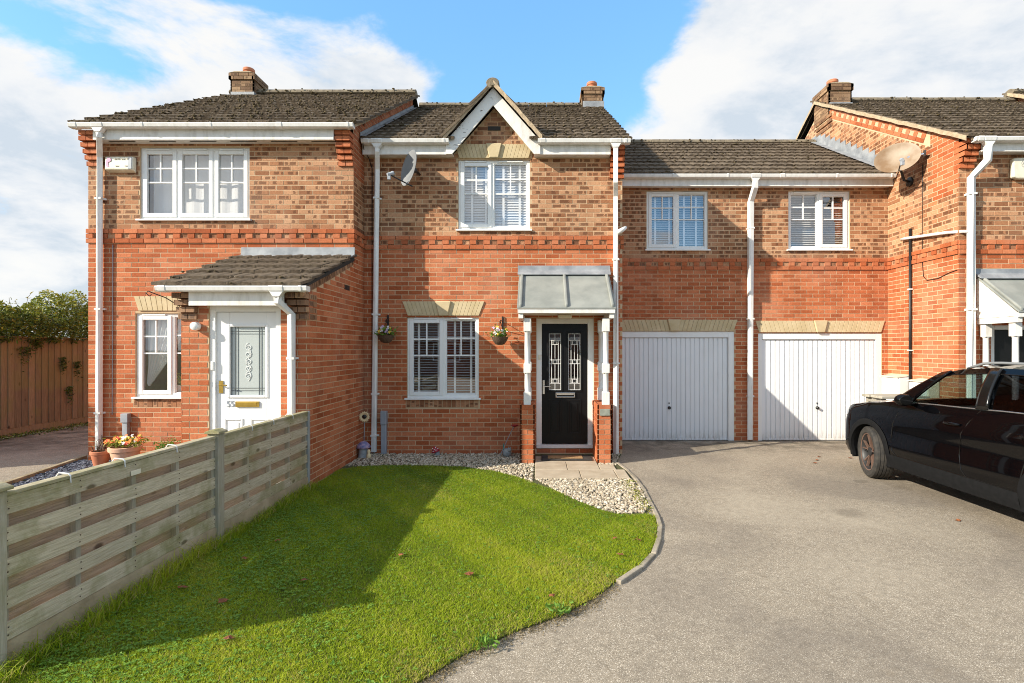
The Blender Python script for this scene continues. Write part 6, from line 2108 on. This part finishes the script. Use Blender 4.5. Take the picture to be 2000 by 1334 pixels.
st_ = set()
for i in range(90): st_.add(round(XB + .004 + (XF - XB - .008) * i / 89, 4))
for xw in (0.0, RA):
    for k in range(25): st_.add(round(xw + .395 * math.cos(math.pi * k / 24), 4))
for k in range(14):
    st_.add(round(XF - .0008 - .10 * (k / 13) ** 2, 4)); st_.add(round(XB + .0008 + .08 * (k / 13) ** 2, 4))
ST = sorted(st_)
NV = 16
for s, nm in ((1, 'body_side'), (-1, 'body_side')):
    rows = []
    for x in ST:
        zb = bottom(x); zt = belt(x); row = []
        for k in range(NV + 1):
            z = zb + (zt - zb) * k / NV; row.append((x, s * halfw(x, z), z))
        rows.append(row)
    mk(nm, MB().grid(rows, flip=s > 0), MAT['car'], CAR, smooth=True, angle=28, local=True)
rows = []
for x in [q for q in ST if q > -.62]:
    w = halfw(x, belt(x)); zt = belt(x)
    hood = 1.0
    rows.append([(x, w * (k / 8 - 1), zt + .055 * hood * (1 - (k / 8 - 1) ** 2) ** .8) for k in range(17)])
mk('bonnet', MB().grid(rows), MAT['car'], CAR, smooth=True, angle=40, local=True)
rows = [[(x, halfw(x, belt(x)) * (k / 8 - 1), belt(x) + .012 * (1 - (k / 8 - 1) ** 2)) for k in range(17)] for x in ST if x < -3.2]
mk('boot_deck', MB().grid(rows), MAT['car'], CAR, smooth=True, local=True)
rows = [[(x, w_, bottom(x) if abs(x) > .4 and abs(x - RA) > .4 else .33) for w_ in (-plan(x) * .9, plan(x) * .9)] for x in ST]
mk('underside', MB().grid(rows), MAT['rubber'], CAR, local=True)

# greenhouse
COLS = [(-.42, -1.02), (-.74, -1.15), (-1.70, -1.67), (-1.84, -1.79), (-2.55, -2.50), (-2.65, -2.58), (-3.05, -2.88), (-3.36, -3.02)]
ROOF = [(-1.02, 1.465), (-1.30, 1.515), (-1.7, 1.54), (-2.2, 1.535), (-2.7, 1.50), (-3.02, 1.44)]
roofz = lambda x: lerp_tab(ROOF, x)


def gpt(ci, h, s, f=0.0):
    xb, xt = COLS[ci]
    if f: xb = xb + (COLS[ci + 1][0] - xb) * f; xt = xt + (COLS[ci + 1][1] - xt) * f
    yb = halfw(xb, belt(xb)) - .012; yt = .635 if xt > -2.6 else .635 - .06 * (-2.6 - xt) / .4
    zb = belt(xb) + .004; zt = roofz(xt)
    return (xb + (xt - xb) * h, s * (yb + (yt - yb) * h + .035 * math.sin(math.pi * h) * .8), zb + (zt - zb) * h)


KIND = ['car', 'car_glass', 'gloss_black', 'privacy_glass', 'gloss_black', 'privacy_glass', 'car']
NAME = ['pillar', 'side_window', 'pillar', 'side_window', 'pillar', 'side_window', 'pillar']
for s in (1, -1):
    for c in range(7):
        h0, h1 = (0.0, .86) if 'glass' in KIND[c] else (0.0, .97)
        rows = []
        for i in range(7):
            rows.append([gpt(c, h0 + (h1 - h0) * i / 6, s, q / 6 if q < 6 else .9999) for q in range(7)])
        o = mk(NAME[c], MB().grid(rows, flip=s > 0), MAT[KIND[c]], CAR, smooth=True, local=True)
        if 'glass' not in KIND[c]:
            sm = o.modifiers.new('solid', 'SOLIDIFY'); sm.thickness = .03; sm.offset = -1 if s > 0 else -1
    # cant rail over the side windows
    rows = []
    for h in (.855, .92, 1.0):
        rows.append([gpt(c, h, s, q / 5 if q < 5 else .9999) for c in range(7) for q in range(6)])
    mk('roof_rail_panel', MB().grid(rows, flip=s > 0), MAT['car'], CAR, smooth=True, local=True)
    # bright strip along the base of the windows
    pts = [gpt(c, .012, s * 1.004, q / 5 if q < 5 else .9999) for c in range(1, 6) for q in range(6)]
    mk('window_trim', MB().tube(pts, .0075, 6), MAT['trim'], CAR, smooth=True, local=True)
    pts = [gpt(c, .862, s * 1.006, q / 5 if q < 5 else .9999) for c in range(1, 6) for q in range(6)]
    mk('window_trim', MB().tube(pts, .006, 6), MAT['gloss_black'], CAR, smooth=True, local=True)
    # roof rails
    p = []
    for k in range(15):
        x = -1.30 - 1.55 * k / 14; lift = .045 * min(1, k / 2, (14 - k) / 2)
        p.append((x, s * .615, roofz(x) + .008 + lift))
    mk('roof_rail', MB().tube(p, [.010 if k in (0, 14) else .015 for k in range(15)], 8), MAT['trim'] if False else MAT['dish_grey'], CAR, smooth=True, local=True)
rows = []
for k in range(21):
    y = k / 10 - 1; row = []
    for i in range(7):
        h = i / 6; a = gpt(0, h, 1); bul = (.17 * (1 - h) + .07 * h) * (1 - y * y)
        row.append((a[0] + bul, a[1] * y, a[2] + .02 * (1 - y * y)))
    rows.append(row)
mk('windscreen', MB().grid(rows, flip=True), MAT['car_glass'], CAR, smooth=True, local=True)
rows = []
for c in range(7):
    for q in range(4):
        f = q / 4; xt = COLS[c][1] + (COLS[c + 1][1] - COLS[c][1]) * f
        a = gpt(c, 1.0, 1, f if f else 0.0)
        fr = max(0, 1 - c * 4 - q) if c == 0 else 0
        rows.append([(a[0] + .07 * (1 - (k / 8 - 1) ** 2) * max(0.0, 1 - (c * 4 + q) / 4), a[1] * (k / 8 - 1), a[2] + .060 * (1 - (k / 8 - 1) ** 2)) for k in range(17)])
mk('roof', MB().grid(rows), MAT['car'], CAR, smooth=True, local=True)
rows = []
for k in range(13):
    y = k / 6 - 1; row = []
    for i in range(6):
        h = i / 5; a = gpt(7, h, 1) if False else None
        xb, xt = COLS[7]; yb = halfw(xb, belt(xb)) - .012
        row.append((xb + (xt - xb) * h - .09 * (1 - y * y), y * (yb + (.575 - yb) * h), belt(xb) + (roofz(xt) - belt(xb)) * h + .03 * (1 - y * y) * h))
    rows.append(row)
mk('rear_window', MB().grid(rows), MAT['privacy_glass'], CAR, smooth=True, local=True)

# wheel arches, sills
for s in (1, -1):
    for xw in (0.0, RA):
        rows = []
        for k in range(41):
            a = -.40 + (math.pi + .80) * k / 40
            row = []
            for (r, o) in ((.372, -.03), (.374, .012), (.425, .018), (.452, .006)):
                x = xw + r * math.cos(a); z = max(.235, ZW + r * math.sin(a))
                row.append((x, s * (halfw(x, max(.3, z)) + o), z))
            rows.append(row)
        mk('wheel_arch', MB().grid(rows, flip=s < 0), MAT['cladding'], CAR, smooth=True, angle=40, local=True)
        m = MB(); rows = []
        for k in range(19):
            a = -.35 + (math.pi + .7) * k / 18
            rows.append([(xw + .40 * math.cos(a), s * (plan(xw) - .02), ZW + .40 * math.sin(a)), (xw + .40 * math.cos(a), s * .45, ZW + .40 * math.sin(a))])
        mk('wheel_well', MB().grid(rows), MAT['barrel'], CAR, local=True)
    x0, x1 = RA + .43, -.43; rows = []
    for k in range(13):
        x = x0 + (x1 - x0) * k / 12
        rows.append([(x, s * (plan(x) * .90), .215), (x, s * (halfw(x, .28) + .012), .235), (x, s * (halfw(x, .36) + .016), .34), (x, s * (halfw(x, .40) + .001), .40)])
    mk('sill_cladding', MB().grid(rows, flip=s < 0), MAT['cladding'], CAR, smooth=True, angle=35, local=True)
    # shut lines: thin dark strips following the skin
    def seam(pts):
        pts = [(x, s * (halfw(x, z) + .0006), z) for x, z in pts]
        mk('shut_line', MB().tube(pts, .0055, 5, False), MAT['gloss_black'], CAR, local=True)
    seam([(-.60, belt(-.6) - .01), (-.56, .90), (-.50, .80), (-.47, .62), (-.49, .46), (-.56, .405)])
    seam([(-1.76, belt(-1.76) - .005), (-1.66, .98), (-1.57, .84), (-1.55, .62), (-1.58, .47), (-1.64, .405)])
    seam([(-2.60, belt(-2.6) - .01), (-2.52, .92), (-2.38, .80), (-2.30, .70), (-2.27, .55), (-2.24, .45)])
    seam([(-1.66 + (k - 8) * .13, .405) for k in range(18)])
    for xh in (-1.44, -2.36):
        z = .93; m = MB()
        m.tube([(xh + .10, s * (halfw(xh + .10, z) + .004), z), (xh + .06, s * (halfw(xh, z) + .034), z + .004), (xh - .08, s * (halfw(xh, z) + .034), z + .006), (xh - .12, s * (halfw(xh - .12, z) + .004), z + .004)], [.013, .016, .016, .013], 8)
        mk('door_handle', m, MAT['car'], CAR, smooth=True, local=True)
    # mirror
    m = MB().blob((-.86, s * 1.02, 1.13), (.085, .105, .072), 14, 10)
    for i, v in enumerate(m.v):
        if v[0] < -.905: m.v[i] = (-.905, v[1], v[2])
    mi = mk('mirror', m, MAT['car'], CAR, smooth=True, angle=50, local=True)
    mk('mirror_glass', MB().blob((-.908, s * 1.02, 1.13), (.003, .088, .056), 14, 8), MAT['gloss_black'], mi, smooth=True, local=True)
    mk('mirror_foot', MB().tube([(-.82, s * .86, 1.075), (-.84, s * .96, 1.09)], [.03, .022], 8), MAT['gloss_black'], mi, smooth=True, local=True)
    # head and tail lamps
    rows = []
    for k in range(9):
        x = .50 + .32 * k / 8
        h0 = belt(x) - .045; h1 = belt(x) - .13 + .02 * k / 8
        rows.append([(x, s * (halfw(x, z) + .004), z) for z in (h1, (h0 + h1) / 2, h0)])
    mk('headlamp', MB().grid(rows, flip=s > 0), MAT['lampglass'], CAR, smooth=True, local=True)
    rows = []
    for k in range(7):
        x = -3.30 - .24 * k / 6
        rows.append([(x, s * (halfw(x, z) + .004), z) for z in (.86, .92, .98)])
    mk('tail_lamp', MB().grid(rows, flip=s < 0), simple('tail_lamp_red', (.25, .01, .01), .15), CAR, smooth=True, local=True)
mk('grille', MB().box(XF - .035, XF + .004, -.34, .34, .46, .64), MAT['cladding'], CAR, bevel=.02, local=True)
mk('bumper', MB().tube([(XF - .26, -.78, .36), (XF - .06, -.5, .33), (XF - .01, 0, .32), (XF - .06, .5, .33), (XF - .26, .78, .36)], .07, 10), MAT['cladding'], CAR, smooth=True, local=True)
mk('number_plate', MB().box(XF - .004, XF + .012, -.26, .26, .38, .49), MAT['white'], CAR, bevel=.004, local=True)
# cabin
for y in (.36, -.36):
    m = MB().box(-1.62, -1.10, y - .25, y + .25, .45, .66); m.prism([(-1.50, .62), (-1.62, .62), (-1.86, 1.20), (-1.76, 1.22)], y - .24, y + .24)
    se = mk('seat', m, MAT['seat'], CAR, bevel=.05, local=True)
    mk('headrest', MB().box(-1.90, -1.79, y - .13, y + .13, 1.23, 1.40), MAT['seat'], se, bevel=.035, local=True)
m = MB().box(-2.75, -2.35, -.6, .6, .45, .66); m.prism([(-2.68, .62), (-2.80, .62), (-2.98, 1.12), (-2.88, 1.14)], -.6, .6); mk('rear_seat', m, MAT['seat'], CAR, bevel=.05, local=True)
mk('dashboard', MB().box(-.86, -.36, -.72, .72, .78, 1.02), MAT['seat'], CAR, bevel=.06, local=True)
m = MB(); ring = [(-.98 + .06 * math.sin(a), -.36 + .18 * math.cos(a), .98 + .17 * math.sin(a)) for a in [2 * math.pi * k / 20 for k in range(21)]]
mk('steering_wheel', m.tube(ring, .014, 6, False).box(-1.0, -.97, -.52, -.20, .965, .995), MAT['seat'], CAR, smooth=True, angle=50, local=True)


def wheel(xw, yw, side, steer):
    """tyre with grooved tread, dark barrel, five forked copper spokes; outer face towards +y when side is 1"""
    e = bpy.data.objects.new('wheel', None); col.objects.link(e); e.parent = CAR
    e.location = (xw, yw, ZW); e.rotation_euler = (0, 0, steer)
    hw = .115
    prof = [(.245, -hw * .86), (.262, -hw), (.315, -hw * 1.02), (.338, -hw * .86)]
    for g in (-.062, -.021, .021, .062):
        prof += [(.345 - .004 * (abs(g) / .1), g - .007), (.337, g - .006), (.337, g + .006), (.345 - .004 * (abs(g) / .1), g + .007)]
    prof += [(.338, hw * .86), (.315, hw * 1.02), (.262, hw), (.245, hw * .86)]
    Rm = Matrix.Rotation(R(-90), 4, 'X')
    mk('tyre', MB().lathe(prof, 56, cap=False).xf(Rm), MAT['tyre'], e, smooth=True, angle=35, local=True)
    mk('rim_lip', MB().lathe([(.236, hw * .86), (.247, hw * .93), (.251, hw * .88)], 48, cap=False).xf(Rm), MAT['copper'], e, smooth=True, local=True) if side > 0 else None
    mk('rim', MB().lathe([(.246, -hw * .9), (.225, -hw * .7), (.205, 0), (.222, hw * .62), (.236, hw * .84), (.248, hw * .90), (.250, hw * .80)], 48, cap=False).xf(Rm), MAT['barrel'], e, smooth=True, local=True)
    m = MB().lathe([(.001, -.02), (.19, -.02)], 30, cap=False).xf(Rm); mk('brake_disc', m, simple('brake_steel', (.20, .19, .18), .4, metal=.8), e, local=True)
    yo = side * hw * .72
    for k in range(5):
        a = 2 * math.pi * k / 5 + .3
        for da in (-.23, .23):
            m = MB()
            P = lambda r, an, y: (r * math.cos(an), y, r * math.sin(an))
            w = .016
            r0, r1 = .045, .228
            pts = []
            a1 = a + da
            p0 = Vector(P(r0, a + da * .4, 0)); pm = Vector(P(.115, a + da * .55, 0)); p1 = Vector(P(r1, a1, 0))
            rows = []
            for (pp, yy, ww) in ((p0, yo * .80, .013), (pm, yo * .90, .010), (p1, yo * 1.06, .008)):
                dr = (p1 - p0).normalized(); nrm = Vector((-dr.z, 0, dr.x))
                rows.append([tuple(pp + nrm * ww + Vector((0, yy - side * .03, 0))), tuple(pp + nrm * ww * .75 + Vector((0, yy, 0))), tuple(pp - nrm * ww * .75 + Vector((0, yy, 0))), tuple(pp - nrm * ww + Vector((0, yy - side * .03, 0)))])
            mk('spoke', MB().grid(rows), MAT['copper'], e, local=True)
    m = MB().lathe([(.06, 0), (.058, .012), (.03, .02), (.001, .021)], 20, cap=False)
    m.xf(Matrix.Translation((0, yo * .82, 0)) @ Matrix.Rotation(R(-90 * side), 4, 'X'))
    mk('hub_cap', m, MAT['barrel'], e, smooth=True, angle=40, local=True)


wheel(0.0, .80, 1, R(-13)); wheel(0.0, -.80, -1, R(-13)); wheel(RA, .80, 1, 0); wheel(RA, -.80, -1, 0)

# ---------------------------------------------------------------- across the road, mirrored in the windows and the car
BG = thing('bungalow', 'low brick bungalow with dark roof across the road, mirrored in the ground window', 'house', (-4.5, -19, 0))
mk('wall', MB().box(-13.0, 2.5, -22.5, -17.0, 0, 2.5), simple('dark_brown_brick', (.10, .065, .05), .9, (.15, .10, .075), 9), BG)
mk('roof', MB().prism([(-16.6, 2.45), (-19.75, 4.9), (-22.9, 2.45), (-22.9, 2.35), (-16.6, 2.35)], -13.4, 2.9, 'x'), simple('dark_roof', (.05, .045, .042), .9, (.08, .07, .065), 6), BG)
for x in (-11.5, -7.0, -1.0):
    w_ = mk('window', MB().box(x, x + 1.8, -16.99, -16.94, 0.9, 2.1), MAT['upvc'], BG)
    mk('pane', MB().box(x + .08, x + 1.72, -16.935, -16.93, 0.98, 2.02), MAT['gloss_black'], w_)
mk('door', MB().box(-4.0, -3.1, -16.99, -16.94, 0, 2.1), MAT['white'], BG)
mk('fascia', MB().box(-13.4, 2.9, -16.62, -16.58, 2.25, 2.45), MAT['paint'], BG)
